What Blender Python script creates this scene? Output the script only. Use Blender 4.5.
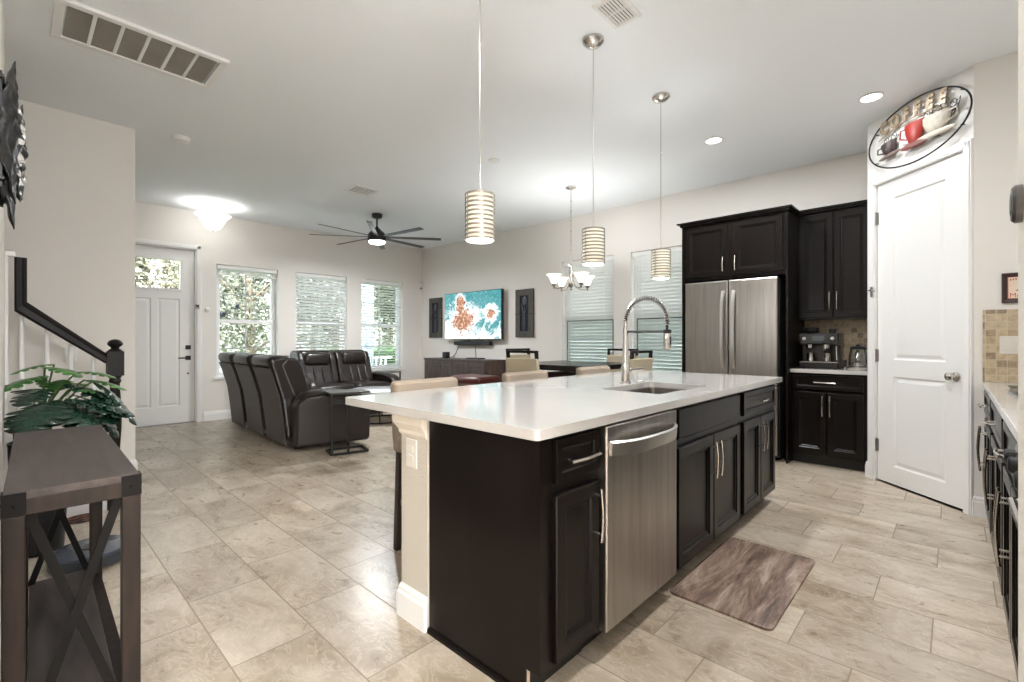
import bpy, bmesh, math, random
from mathutils import Vector, Matrix
random.seed(7)
for o in list(bpy.data.objects): bpy.data.objects.remove(o)
SC = bpy.context.scene
COL = SC.collection
PI = math.pi
V3 = Vector
# ------------------------------------------------------------------ camera
H = 1.18
cam = bpy.data.cameras.new('camera'); cam.sensor_width = 36.0; cam.lens = 470 / 1024 * 36
cam.shift_y = -1 / 1024; cam.clip_start = 0.02; cam.clip_end = 200
co = bpy.data.objects.new('camera', cam); COL.objects.link(co)
co.location = (0, 0, H); co.rotation_euler = (PI / 2, 0, math.radians(43.25) - PI / 2)
SC.camera = co
# ------------------------------------------------------------------ view, world, sun
SC.view_settings.view_transform = 'Standard'; SC.view_settings.look = 'None'
SC.view_settings.gamma = 1.0; SC.view_settings.use_curve_mapping = False
SC.view_settings.exposure = 1.10
SC.cycles.use_denoising = True
SC.cycles.max_bounces = 12; SC.cycles.diffuse_bounces = 6; SC.cycles.glossy_bounces = 4
SC.cycles.transparent_max_bounces = 16; SC.cycles.caustics_reflective = False; SC.cycles.caustics_refractive = False
SC.cycles.sample_clamp_indirect = 6.0
W = bpy.data.worlds.new('sky'); SC.world = W; W.use_nodes = True
nt = W.node_tree; bg = nt.nodes['Background']
sky = nt.nodes.new('ShaderNodeTexSky'); sky.sky_type = 'NISHITA'; sky.sun_disc = False
sky.sun_elevation = math.radians(48); sky.sun_rotation = math.radians(215); sky.air_density = 1.4; sky.dust_density = 3.0
hs = nt.nodes.new('ShaderNodeHueSaturation'); hs.inputs['Saturation'].default_value = 0.45
nt.links.new(sky.outputs[0], hs.inputs['Color']); nt.links.new(hs.outputs[0], bg.inputs['Color'])
bg.inputs['Strength'].default_value = 1.7
sun = bpy.data.lights.new('sun', 'SUN'); sun.energy = 1.3; sun.angle = math.radians(1.5); sun.color = (1, .95, .87)
so = bpy.data.objects.new('sun', sun); COL.objects.link(so)
so.rotation_euler = V3((.35, .62, -.75)).to_track_quat('-Z', 'Y').to_euler(); so.location = (-4, -6, 12)

def lamp(name, kind, loc, power, color=(1, .93, .84), size=.12, parent=None, spread=None):
    l = bpy.data.lights.new(name, kind); l.energy = power; l.color = color
    if kind == 'AREA':
        l.shape = 'DISK'; l.size = size
        if spread: l.spread = spread
    else:
        l.shadow_soft_size = size
    o = bpy.data.objects.new(name, l); COL.objects.link(o); o.location = loc
    if parent: o.parent = parent
    return o

# ------------------------------------------------------------------ materials
MATS = {}
def P(name, col, rough=.5, metal=0., nscale=0, namp=.0, bump=0., bscale=60., stretch=None, coat=0., spec=.5, emit=None, estr=0.):
    """principled material; optional noise variation of the colour and bump"""
    if name in MATS: return MATS[name]
    m = bpy.data.materials.new(name); m.use_nodes = True; t = m.node_tree
    b = t.nodes['Principled BSDF']
    b.inputs['Base Color'].default_value = (*col, 1); b.inputs['Roughness'].default_value = rough
    b.inputs['Metallic'].default_value = metal; b.inputs['Coat Weight'].default_value = coat
    b.inputs['Specular IOR Level'].default_value = spec
    tc = t.nodes.new('ShaderNodeTexCoord'); src = tc.outputs['Object']
    if stretch:
        mp = t.nodes.new('ShaderNodeMapping'); mp.inputs['Scale'].default_value = stretch
        t.links.new(src, mp.inputs['Vector']); src = mp.outputs[0]
    if nscale:
        n = t.nodes.new('ShaderNodeTexNoise'); n.inputs['Scale'].default_value = nscale; n.inputs['Detail'].default_value = 5
        t.links.new(src, n.inputs['Vector'])
        r = t.nodes.new('ShaderNodeMapRange'); r.inputs['From Min'].default_value = .3; r.inputs['From Max'].default_value = .7
        r.inputs['To Min'].default_value = 1 - namp; r.inputs['To Max'].default_value = 1 + namp
        t.links.new(n.outputs['Fac'], r.inputs['Value'])
        mx = t.nodes.new('ShaderNodeMix'); mx.data_type = 'RGBA'; mx.blend_type = 'MULTIPLY'; mx.inputs['Factor'].default_value = 1
        mx.inputs['A'].default_value = (*col, 1); t.links.new(r.outputs[0], mx.inputs['B'])
        t.links.new(mx.outputs['Result'], b.inputs['Base Color'])
    if bump:
        n2 = t.nodes.new('ShaderNodeTexNoise'); n2.inputs['Scale'].default_value = bscale; n2.inputs['Detail'].default_value = 3
        t.links.new(src, n2.inputs['Vector'])
        bp = t.nodes.new('ShaderNodeBump'); bp.inputs['Strength'].default_value = bump; bp.inputs['Distance'].default_value = .004
        t.links.new(n2.outputs['Fac'], bp.inputs['Height']); t.links.new(bp.outputs[0], b.inputs['Normal'])
    if emit:
        b.inputs['Emission Color'].default_value = (*emit, 1); b.inputs['Emission Strength'].default_value = estr
    MATS[name] = m
    return m
wall_m = P('wall_paint', (.75, .72, .68), .75, bump=.25, bscale=180)
ceil_m = P('ceiling_paint', (.86, .89, .915), .85, bump=.35, bscale=120)
white_m = P('white_trim_paint', (.78, .775, .765), .35)
stuc_m = P('textured_paint', (.50, .46, .40), .7, bump=.8, bscale=110)
esp = P('espresso_wood', (.0064, .0045, .0038), .28, nscale=9, namp=.25, stretch=(1, 1, .12), spec=.20)
esp_d = P('dark_toe', (.008, .007, .006), .5)
quartz = P('white_quartz', (.52, .50, .48), .12, nscale=4, namp=.02, coat=.2)
nickel = P('brushed_nickel', (.62, .59, .55), .25, 1.)
chrome = P('polished_nickel', (.56, .54, .52), .16, 1.)
steel = P('stainless_steel', (.42, .395, .37), .34, 1., nscale=3.5, namp=.13, stretch=(9, 9, .45))
steel_d = P('dark_steel', (.16, .155, .15), .3, 1.)
black_m = P('black_metal', (.010, .010, .0105), .4, spec=.35)
black_p = P('black_plastic', (.012, .012, .014), .3)
hinge_m = P('hinge_grey', (.30, .29, .28), .35, .9)
leather = P('dark_leather', (.014, .009, .0075), .33, nscale=14, namp=.25, bump=.25, bscale=90, coat=.1)
leather_b = P('leather_back_panel', (.058, .047, .041), .5, nscale=14, namp=.15, bump=.2, bscale=120)
linen = P('beige_linen', (.29, .235, .18), .9, nscale=220, namp=.12, bump=.3, bscale=300)
cream = P('cream_leather', (.50, .43, .31), .55)
dkwood = P('dark_brown_wood', (.030, .020, .016), .35, nscale=16, namp=.3, stretch=(1, 1, .15))
redwood = P('mahogany_wood', (.075, .018, .013), .32, nscale=16, namp=.35, stretch=(1, 1, .15))
rustic = P('weathered_brown_wood', (.050, .038, .034), .45, nscale=7, namp=.35, stretch=(5, .6, 5), bump=.15, bscale=40, spec=.3)
rustic_v = P('weathered_leg_wood', (.019, .0125, .0095), .5, nscale=7, namp=.4, stretch=(5, 5, .6), spec=.2)
console_m = P('grey_brown_wood', (.038, .031, .029), .55, nscale=6, namp=.5, stretch=(4, .6, 4), spec=.25)
glassw = P('frosted_white_glass', (.9, .86, .78), .4, emit=(1, .93, .82), estr=.8)
led_m = P('led_diffuser', (.9, .9, .9), .4, emit=(1, .97, .92), estr=3)
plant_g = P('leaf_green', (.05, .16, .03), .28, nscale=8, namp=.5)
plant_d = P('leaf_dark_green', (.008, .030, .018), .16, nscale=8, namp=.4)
stem_m = P('stem_green', (.06, .12, .03), .5)
soil_m = P('soil', (.03, .02, .014), .95, nscale=60, namp=.5)
blind_m = P('white_blind_slat', (.84, .84, .82), .45)
vinyl = P('white_vinyl', (.84, .85, .85), .3)
fan_m = P('fan_dark_bronze', (.020, .017, .016), .32)
grass_m = P('lawn_grass', (.10, .17, .045), .9, nscale=30, namp=.5)

def glass_mat(name, tint=(1, 1, 1), refl=.10, bump=0):
    m = bpy.data.materials.new(name); m.use_nodes = True; t = m.node_tree; t.nodes.clear()
    out = t.nodes.new('ShaderNodeOutputMaterial'); tr = t.nodes.new('ShaderNodeBsdfTransparent'); gl = t.nodes.new('ShaderNodeBsdfGlossy')
    tr.inputs[0].default_value = (*tint, 1); gl.inputs['Roughness'].default_value = .02
    mx = t.nodes.new('ShaderNodeMixShader'); lw = t.nodes.new('ShaderNodeLayerWeight'); lw.inputs[0].default_value = .25
    mr = t.nodes.new('ShaderNodeMapRange'); mr.inputs['To Min'].default_value = .03; mr.inputs['To Max'].default_value = .03 + refl * 4
    t.links.new(lw.outputs['Fresnel'], mr.inputs['Value']); t.links.new(mr.outputs[0], mx.inputs[0])
    t.links.new(tr.outputs[0], mx.inputs[1]); t.links.new(gl.outputs[0], mx.inputs[2]); t.links.new(mx.outputs[0], out.inputs[0])
    return m
glass = glass_mat('tinted_window_glass', (.70, .735, .735)); screen_g = glass_mat('insect_screen_glass', (.62, .68, .68))
jar_g = glass_mat('clear_jar_glass', (.93, .95, .95), .15)
def shade_glass(name, emit, estr, through):
    """white lamp glass that glows and lets part of the bulb's light straight through"""
    m = P(name, (.9, .87, .8), .4, emit=emit, estr=estr); t = m.node_tree; b = t.nodes['Principled BSDF']; out = t.nodes['Material Output']
    tr = t.nodes.new('ShaderNodeBsdfTransparent'); mx = t.nodes.new('ShaderNodeMixShader'); mx.inputs[0].default_value = through
    t.links.new(b.outputs[0], mx.inputs[1]); t.links.new(tr.outputs[0], mx.inputs[2]); t.links.new(mx.outputs[0], out.inputs[0])
    return m
def rain_glass():
    m = glass_mat('rain_glass', (.76, .76, .73)); return m

class NT:
    """small helper for node maths"""
    def __init__(s, name, rough=.5):
        s.m = bpy.data.materials.new(name); s.m.use_nodes = True; s.t = s.m.node_tree; s.b = s.t.nodes['Principled BSDF']
        s.b.inputs['Roughness'].default_value = rough
    def n(s, kind, **kw):
        x = s.t.nodes.new(kind)
        for k, v in kw.items():
            if hasattr(x, k): setattr(x, k, v)
        return x
    def link(s, a, b): s.t.links.new(a, b)
    def math(s, op, a, b=None, c=None):
        x = s.t.nodes.new('ShaderNodeMath'); x.operation = op
        for i, v in enumerate((a, b, c)):
            if v is None: continue
            if isinstance(v, (int, float)): x.inputs[i].default_value = v
            else: s.link(v, x.inputs[i])
        return x.outputs[0]
    def noise(s, vec, scale, detail=5, rough=.55, dist=0.):
        x = s.t.nodes.new('ShaderNodeTexNoise'); x.inputs['Scale'].default_value = scale; x.inputs['Detail'].default_value = detail
        x.inputs['Roughness'].default_value = rough; x.inputs['Distortion'].default_value = dist
        if vec is not None: s.link(vec, x.inputs['Vector'])
        return x.outputs['Fac']
    def ramp(s, fac, stops):
        x = s.t.nodes.new('ShaderNodeValToRGB'); e = x.color_ramp.elements
        while len(e) < len(stops): e.new(.5)
        for el, (p, c) in zip(e, stops): el.position = p; el.color = (*c, 1)
        s.link(fac, x.inputs[0]); return x.outputs[0]
    def mix(s, fac, a, b, mode='MIX'):
        x = s.t.nodes.new('ShaderNodeMix'); x.data_type = 'RGBA'; x.blend_type = mode
        for sock, v in ((x.inputs['Factor'], fac), (x.inputs['A'], a), (x.inputs['B'], b)):
            if isinstance(v, (int, float)): sock.default_value = v
            elif isinstance(v, tuple): sock.default_value = (*v, 1)
            else: s.link(v, sock)
        return x.outputs['Result']

def floor_mat():
    q = NT('porcelain_floor_tile', .22); tc = q.n('ShaderNodeTexCoord'); sx = q.n('ShaderNodeSeparateXYZ'); q.link(tc.outputs['Object'], sx.inputs[0])
    cx = q.math('DIVIDE', q.math('SUBTRACT', sx.outputs[0], .54), .305); col = q.math('FLOOR', cx); fx = q.math('SUBTRACT', cx, col)
    yy = q.math('SUBTRACT', sx.outputs[1], q.math('MULTIPLY_ADD', col, .2033, 1.895)); cy = q.math('DIVIDE', yy, .61); row = q.math('FLOOR', cy); fy = q.math('SUBTRACT', cy, row)
    ex = q.math('MINIMUM', fx, q.math('SUBTRACT', 1, fx)); ey = q.math('MINIMUM', fy, q.math('SUBTRACT', 1, fy))
    d = q.math('MINIMUM', q.math('MULTIPLY', ex, .305), q.math('MULTIPLY', ey, .61))
    grout = q.math('LESS_THAN', d, .0026)
    cb = q.n('ShaderNodeCombineXYZ'); q.link(col, cb.inputs[0]); q.link(row, cb.inputs[1])
    wn = q.n('ShaderNodeTexWhiteNoise', noise_dimensions='3D'); q.link(cb.outputs[0], wn.inputs['Vector'])
    # each tile shifts the marble pattern
    va = q.n('ShaderNodeVectorMath', operation='MULTIPLY_ADD'); q.link(wn.outputs['Color'], va.inputs[0]); va.inputs[1].default_value = (9, 9, 9); q.link(tc.outputs['Object'], va.inputs[2])
    mp = q.n('ShaderNodeMapping'); mp.inputs['Scale'].default_value = (1.5, .8, 1); mp.inputs['Rotation'].default_value = (0, 0, .5); q.link(va.outputs[0], mp.inputs['Vector'])
    n1 = q.noise(mp.outputs[0], 2.6, 8, .62, .9); n2 = q.noise(mp.outputs[0], 9, 6, .6, 1.5)
    base = q.ramp(n1, [(.30, (.26, .19, .125)), (.44, (.425, .345, .255)), (.58, (.535, .455, .36)), (.72, (.61, .535, .445))])
    vein = q.math('SMOOTH_MIN', q.math('ABSOLUTE', q.math('SUBTRACT', n2, .5)), .03, .01)
    base = q.mix(q.math('MULTIPLY', q.math('SUBTRACT', .03, vein), 12), base, (.76, .69, .59))
    n3 = q.noise(mp.outputs[0], 4.2, 9, .75, 2.2)
    base = q.mix(q.math('MULTIPLY', q.math('MAXIMUM', q.math('SUBTRACT', n3, .56), 0), 3.2), base, (.30, .225, .145))
    tone = q.math('MULTIPLY_ADD', wn.outputs['Value'], .16, .92)
    base = q.mix(1., base, tone, 'MULTIPLY')
    c = q.mix(grout, base, (.31, .255, .19)); q.link(c, q.b.inputs['Base Color'])
    q.link(q.math('MULTIPLY_ADD', grout, .5, q.math('MULTIPLY_ADD', n2, .12, .23)), q.b.inputs['Roughness'])
    bp = q.n('ShaderNodeBump'); bp.inputs['Strength'].default_value = .4; bp.inputs['Distance'].default_value = .002
    q.link(q.math('SUBTRACT', 1, grout), bp.inputs['Height']); q.link(bp.outputs[0], q.b.inputs['Normal'])
    return q.m

def splash_mat(ua):
    """tumbled stone mosaic of small mixed tiles; ua is the horizontal axis"""
    q = NT('stone_mosaic', .5); tc = q.n('ShaderNodeTexCoord'); sx = q.n('ShaderNodeSeparateXYZ'); q.link(tc.outputs['Object'], sx.inputs[0])
    u = q.math('DIVIDE', sx.outputs[ua], .05); v = q.math('DIVIDE', sx.outputs[2], .05)
    row = q.math('FLOOR', v); col = q.math('FLOOR', u)
    fu = q.math('FRACT', u); fv = q.math('FRACT', v)
    cb = q.n('ShaderNodeCombineXYZ'); q.link(col, cb.inputs[0]); q.link(row, cb.inputs[1])
    wn = q.n('ShaderNodeTexWhiteNoise', noise_dimensions='3D'); q.link(cb.outputs[0], wn.inputs['Vector'])
    c = q.ramp(wn.outputs['Value'], [(.0, (.36, .28, .175)), (.40, (.48, .385, .26)), (.66, (.42, .32, .19)), (.80, (.24, .165, .10)), (.90, (.11, .078, .052))])
    n = q.noise(tc.outputs['Object'], 40, 5); c = q.mix(.35, c, q.ramp(n, [(.3, (.25, .18, .1)), (.7, (.68, .58, .42))]))
    e = q.math('MINIMUM', q.math('MINIMUM', fu, q.math('SUBTRACT', 1, fu)), q.math('MINIMUM', fv, q.math('SUBTRACT', 1, fv)))
    c = q.mix(q.math('LESS_THAN', e, .035), c, (.52, .44, .32)); q.link(c, q.b.inputs['Base Color'])
    return q.m

def mat_wood_mat():
    q = NT('printed_plank_mat', .45); tc = q.n('ShaderNodeTexCoord')
    mp = q.n('ShaderNodeMapping'); mp.inputs['Scale'].default_value = (1.0, 6.5, 1); q.link(tc.outputs['Object'], mp.inputs['Vector'])
    n = q.noise(mp.outputs[0], 1.7, 10, .75, .7); n2 = q.noise(mp.outputs[0], 7, 6, .75, .3)
    c = q.ramp(n, [(.36, (.035, .02, .016)), (.45, (.15, .088, .066)), (.53, (.33, .23, .175)), (.62, (.58, .48, .40))])
    c = q.mix(.28, c, q.ramp(n2, [(.35, (.06, .035, .027)), (.6, (.40, .31, .25))]))
    q.link(c, q.b.inputs['Base Color']); return q.m

def tv_mat():
    q = NT('tv_picture', .15); tc = q.n('ShaderNodeTexCoord'); co_ = tc.outputs['Object']
    sx = q.n('ShaderNodeSeparateXYZ'); q.link(co_, sx.inputs[0])
    u = sx.outputs[0]; v = sx.outputs[2]                     # u -.75..0.75 , v 0...0.85
    foam = q.noise(co_, 5, 9, .7, 1.6); fine = q.noise(co_, 22, 6, .7, 1.)
    def blob(cu, cv, ru, rv):
        a = q.math('POWER', q.math('DIVIDE', q.math('SUBTRACT', u, cu), ru), 2); b = q.math('POWER', q.math('DIVIDE', q.math('SUBTRACT', v, cv), rv), 2)
        return q.math('SUBTRACT', 1, q.math('SQRT', q.math('ADD', a, b)))
    b = q.math('MAXIMUM', q.math('MAXIMUM', blob(-.22, .34, .40, .26), blob(-.30, .62, .16, .2)), blob(.50, .44, .17, .14))
    rock = q.math('GREATER_THAN', q.math('MULTIPLY_ADD', q.math('SUBTRACT', foam, .5), 2.6, q.math('MULTIPLY_ADD', q.math('SUBTRACT', fine, .5), 1.1, b)), .22)
    halo = q.math('MULTIPLY_ADD', q.math('SUBTRACT', foam, .5), 3., b)
    low = q.math('MULTIPLY_ADD', v, -1.6, q.math('MULTIPLY_ADD', u, -.35, .62))
    white = q.math('MAXIMUM', q.math('ADD', halo, .35), q.math('MULTIPLY_ADD', q.math('SUBTRACT', foam, .5), 3.4, low))
    sea = q.ramp(fine, [(.3, (.02, .14, .17)), (.55, (.05, .27, .29)), (.70, (.30, .52, .52))])
    c = q.mix(q.math('MINIMUM', q.math('MAXIMUM', q.math('MULTIPLY', white, 2.2), 0), 1), sea, (.88, .94, .95))
    rc = q.ramp(q.noise(co_, 17, 6, .75), [(.36, (.05, .03, .025)), (.46, (.30, .13, .07)), (.54, (.52, .25, .14)), (.62, (.85, .75, .68))])
    c = q.mix(rock, c, rc)
    q.b.inputs['Base Color'].default_value = (.01, .01, .01, 1)
    q.link(c, q.b.inputs['Emission Color']); q.b.inputs['Emission Strength'].default_value = .72
    return q.m

# ------------------------------------------------------------------ mesh helpers
class Fr:
    """a frame: u along U, v up, n along N"""
    def __init__(s, o, U, N): s.o = V3(o); s.U = V3(U).normalized(); s.N = V3(N).normalized(); s.V = V3((0, 0, 1))
    def __call__(s, u, v, n=0): return s.o + s.U * u + s.V * v + s.N * n
    def at(s, u, v, n=0): return Fr(s(u, v, n), s.U, s.N)
WORLD = Fr((0, 0, 0), (1, 0, 0), (0, 1, 0))

class MB:
    def __init__(s): s.bm = bmesh.new()
    def _f(s, vs):
        try: return s.bm.faces.new(vs)
        except ValueError: return None
    def hexa(s, p):
        v = [s.bm.verts.new(q) for q in p]
        for f in ((0, 3, 2, 1), (4, 5, 6, 7), (0, 1, 5, 4), (1, 2, 6, 5), (2, 3, 7, 6), (3, 0, 4, 7)): s._f([v[i] for i in f])
        return s
    def box(s, x0, x1, y0, y1, z0, z1):
        return s.hexa([(x0, y0, z0), (x1, y0, z0), (x1, y1, z0), (x0, y1, z0), (x0, y0, z1), (x1, y0, z1), (x1, y1, z1), (x0, y1, z1)])
    def fbox(s, fr, u0, u1, v0, v1, n0, n1):
        return s.hexa([fr(u0, v0, n0), fr(u1, v0, n0), fr(u1, v0, n1), fr(u0, v0, n1), fr(u0, v1, n0), fr(u1, v1, n0), fr(u1, v1, n1), fr(u0, v1, n1)])
    def bar(s, p, q, w, h, up=(0, 0, 1)):
        """a straight bar of section w x h from p to q"""
        p, q = V3(p), V3(q); d = (q - p).normalized(); u = V3(up)
        a = d.cross(u)
        if a.length < 1e-4: a = d.cross(V3((1, 0, 0)))
        a.normalize(); b = a.cross(d).normalized(); a *= w / 2; b *= h / 2
        return s.hexa([p - a - b, p + a - b, q + a - b, q - a - b, p - a + b, p + a + b, q + a + b, q - a + b])
    def loops(s, rings, cap0=True, cap1=True, close=False):
        R = [[s.bm.verts.new(p) for p in r] for r in rings]; n = len(R[0])
        pairs = list(zip(R[:-1], R[1:])) + ([(R[-1], R[0])] if close else [])
        for a, b in pairs:
            for i in range(n): s._f([a[i], a[(i + 1) % n], b[(i + 1) % n], b[i]])
        if not close:
            if cap0: s._f(R[0][::-1])
            if cap1: s._f(R[-1])
        return s
    def lathe(s, prof, c=(0, 0, 0), n=24, axis='Z', cap0=True, cap1=True, sx=1., sy=1., close=False):
        c = V3(c); rings = []
        for r, z in prof:
            ring = []
            for i in range(n):
                a = 2 * PI * i / n; p = V3((r * math.cos(a) * sx, r * math.sin(a) * sy, z))
                if axis == 'X': p = V3((p.z, p.x, p.y))
                elif axis == 'Y': p = V3((p.y, p.z, p.x))
                elif axis == '-X': p = V3((-p.z, -p.x, p.y))
                elif axis == '-Y': p = V3((p.x, -p.z, p.y))
                ring.append(c + p)
            rings.append(ring)
        return s.loops(rings, cap0, cap1, close)
    def cyl(s, c, r, z0, z1, n=24): return s.lathe([(r, z0), (r, z1)], c, n)
    def tube(s, pts, r, n=8, close=False):
        pts = [V3(p) for p in pts]; m = len(pts); rs = r if isinstance(r, (list, tuple)) else [r] * m
        rings = []; prev = None
        for i, p in enumerate(pts):
            a = pts[(i - 1) % m] if (close or i > 0) else p; b = pts[(i + 1) % m] if (close or i < m - 1) else p
            d = (b - a).normalized()
            if prev is None:
                x = d.orthogonal().normalized()
            else:
                x = prev - d * prev.dot(d); x.normalize()
            prev = x; y = d.cross(x)
            rings.append([p + (x * math.cos(2 * PI * k / n) + y * math.sin(2 * PI * k / n)) * rs[i] for k in range(n)])
        return s.loops(rings, close=close)
    def prism(s, poly, fr, n0, n1):
        """polygon of (u,v) extruded from n0 to n1 along the frame's normal"""
        return s.loops([[fr(u, v, n0) for u, v in poly], [fr(u, v, n1) for u, v in poly]])
    def panel(s, fr, u0, u1, v0, v1, prof, back=True):
        """nested rectangles (inset, n): door and drawer fronts, picture frames"""
        rings = []
        for i, n in prof: rings.append([fr(u0 + i, v0 + i, n), fr(u1 - i, v0 + i, n), fr(u1 - i, v1 - i, n), fr(u0 + i, v1 - i, n)])
        return s.loops(rings, cap0=back)
    def sphere(s, c, r, nu=16, nv=10, sc=(1, 1, 1)):
        prof = [(max(1e-4, r * math.sin(PI * k / nv)), -r * math.cos(PI * k / nv)) for k in range(nv + 1)]
        c = V3(c); rings = [[c + V3((q * math.cos(2 * PI * i / nu) * sc[0], q * math.sin(2 * PI * i / nu) * sc[1], z * sc[2])) for i in range(nu)] for q, z in prof]
        return s.loops(rings)
    def quad(s, *p): s._f([s.bm.verts.new(q) for q in p]); return s
    def poly(s, pts): s._f([s.bm.verts.new(q) for q in pts]); return s
    def rbox(s, x0, x1, y0, y1, z0, z1, r=.05, seg=3, mat=None):
        """rounded cushion-like block"""
        t = bmesh.new(); m = MB(); m.bm = t; m.box(x0, x1, y0, y1, z0, z1)
        bmesh.ops.bevel(t, geom=t.edges[:], offset=r, segments=seg, profile=.5, affect='EDGES', clamp_overlap=True)
        return s.join(t, mat)
    def join(s, t, mat=None):
        mp = {}
        for v in t.verts: mp[v] = s.bm.verts.new(mat @ v.co if mat else v.co)
        for f in t.faces: s._f([mp[v] for v in f.verts])
        t.free(); return s
    def build(s, name, mat, parent=None, world=False, bevel=0., seg=2, smooth=False, angle=38, sub=0, solid=0.):
        bm = s.bm
        if world and parent is not None:
            r = parent
            while r.parent: r = r.parent
            bm.transform((Matrix.Translation(r.location) @ r.rotation_euler.to_matrix().to_4x4()).inverted())
        loc = None
        if parent is None and bm.verts:
            xs = [v.co.x for v in bm.verts]; ys = [v.co.y for v in bm.verts]; zs = [v.co.z for v in bm.verts]
            loc = V3(((min(xs) + max(xs)) / 2, (min(ys) + max(ys)) / 2, min(zs)))
            if world != 'keep': bm.transform(Matrix.Translation(-loc))
            else: loc = None
        bmesh.ops.recalc_face_normals(bm, faces=bm.faces[:])
        me = bpy.data.meshes.new(name); bm.to_mesh(me); bm.free()
        if smooth:
            me.polygons.foreach_set('use_smooth', [True] * len(me.polygons)); me.set_sharp_from_angle(angle=math.radians(angle))
        me.materials.append(mat)
        o = bpy.data.objects.new(name, me); COL.objects.link(o)
        if loc is not None: o.location = loc
        if parent is not None: o.parent = parent
        if solid:
            d = o.modifiers.new('thickness', 'SOLIDIFY'); d.thickness = solid; d.offset = 0
        if bevel:
            b = o.modifiers.new('bevel', 'BEVEL'); b.width = bevel; b.segments = seg; b.limit_method = 'ANGLE'; b.angle_limit = math.radians(35)
        if sub:
            b = o.modifiers.new('sub', 'SUBSURF'); b.levels = sub; b.render_levels = sub
        return o

def tag(o, label, cat, group=None, kind=None):
    o['label'] = label; o['category'] = cat
    if group: o['group'] = group
    if kind: o['kind'] = kind
    return o
def thing(name, label, cat, loc=(0, 0, 0), rz=0., group=None):
    o = bpy.data.objects.new(name, None); COL.objects.link(o); o.empty_display_size = .1
    o.location = loc; o.rotation_euler = (0, 0, rz)
    return tag(o, label, cat, group)
def struct(o):
    o['kind'] = 'structure'; return o
def sroot(name, loc=(0, 0, 0)):
    o = bpy.data.objects.new(name, None); COL.objects.link(o); o.location = loc; o.empty_display_size = .1
    return struct(o)
def dup(root, loc, rz=None, label=None):
    def cp(o, par):
        c = o.copy(); COL.objects.link(c)
        if par: c.parent = par
        for ch in list(o.children): cp(ch, c)
        return c
    r = cp(root, None); r.location = loc
    if rz is not None: r.rotation_euler = (0, 0, rz)
    if label: r['label'] = label
    return r
def text_mesh(txt, size, fr, depth, mat, name, parent, world=True, width=None, bold=0.):
    cu = bpy.data.curves.new('lettering', 'FONT'); cu.body = txt; cu.size = size; cu.extrude = depth / 2; cu.align_x = 'CENTER'; cu.offset = bold
    ob = bpy.data.objects.new('lettering', cu); COL.objects.link(ob)
    dg = bpy.context.evaluated_depsgraph_get(); me = bpy.data.meshes.new_from_object(ob.evaluated_get(dg))
    bpy.data.objects.remove(ob); bpy.data.curves.remove(cu)
    t = bmesh.new(); t.from_mesh(me); bpy.data.meshes.remove(me)
    M = Matrix((( *fr.U, 0), (*fr.V, 0), (*fr.N, 0), (0, 0, 0, 1))).transposed()
    M = Matrix.Translation(fr.o) @ M
    if width:
        M = M @ Matrix.Diagonal((width, 1, 1, 1))
    m = MB(); m.join(t, M)
    return m.build(name, mat, parent, world=world)

def wall(name, fr, u0, u1, v0, v1, t, mat, holes=()):
    """wall with openings; room face at n=0, thickness t behind"""
    us = sorted({u0, u1, *[h[0] for h in holes], *[h[1] for h in holes]}); vs = sorted({v0, v1, *[h[2] for h in holes], *[h[3] for h in holes]})
    m = MB()
    for i in range(len(us) - 1):
        for j in range(len(vs) - 1):
            a, b, c, d = us[i], us[i + 1], vs[j], vs[j + 1]
            if any(h[0] - 1e-6 <= a and b <= h[1] + 1e-6 and h[2] - 1e-6 <= c and d <= h[3] + 1e-6 for h in holes): continue
            for n in (0, -t): m.quad(fr(a, c, n), fr(b, c, n), fr(b, d, n), fr(a, d, n))
    for (a, b, c, d) in list(holes) + [(u0, u1, v0, v1)]:
        m.quad(fr(a, c), fr(b, c), fr(b, c, -t), fr(a, c, -t)); m.quad(fr(a, d), fr(b, d), fr(b, d, -t), fr(a, d, -t))
        m.quad(fr(a, c), fr(a, d), fr(a, d, -t), fr(a, c, -t)); m.quad(fr(b, c), fr(b, d), fr(b, d, -t), fr(b, c, -t))
    bmesh.ops.remove_doubles(m.bm, verts=m.bm.verts[:], dist=1e-5)
    return struct(m.build(name, mat, world='keep'))

# ================================================================== THE ROOM
CH = 3.03; YF = 7.95; XB = 5.75; XL = -.032
struct(MB().box(-4.2, 6.0, -4.2, 8.15, -.12, 0).build('floor', floor_mat(), world='keep'))
struct(MB().box(-4.2, 6.0, -4.2, 8.2, CH, CH + .2).build('ceiling', ceil_m, world='keep'))
F_front = Fr((0, YF, 0), (1, 0, 0), (0, -1, 0))
F_back = Fr((XB, 0, 0), (0, -1, 0), (-1, 0, 0))           # u = -y
WZ0, WZ1 = .62, 2.31
wins_front = [(2.07, 2.94), (3.22, 4.12), (4.40, 5.30)]
DR = (.885, 1.80)
wall('wall_front', F_front, -1.2, XB + .2, 0, CH, .2, wall_m, [(a, b, WZ0, WZ1) for a, b in wins_front] + [(DR[0] - .02, DR[1] + .02, 0, 2.485)])
wins_back = [(-4.36, -3.46), (-3.20, -2.30)]
wall('wall_back', F_back, -YF, -.545, 0, CH, .2, wall_m, [(a, b, WZ0, 2.37) for a, b in wins_back])
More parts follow.
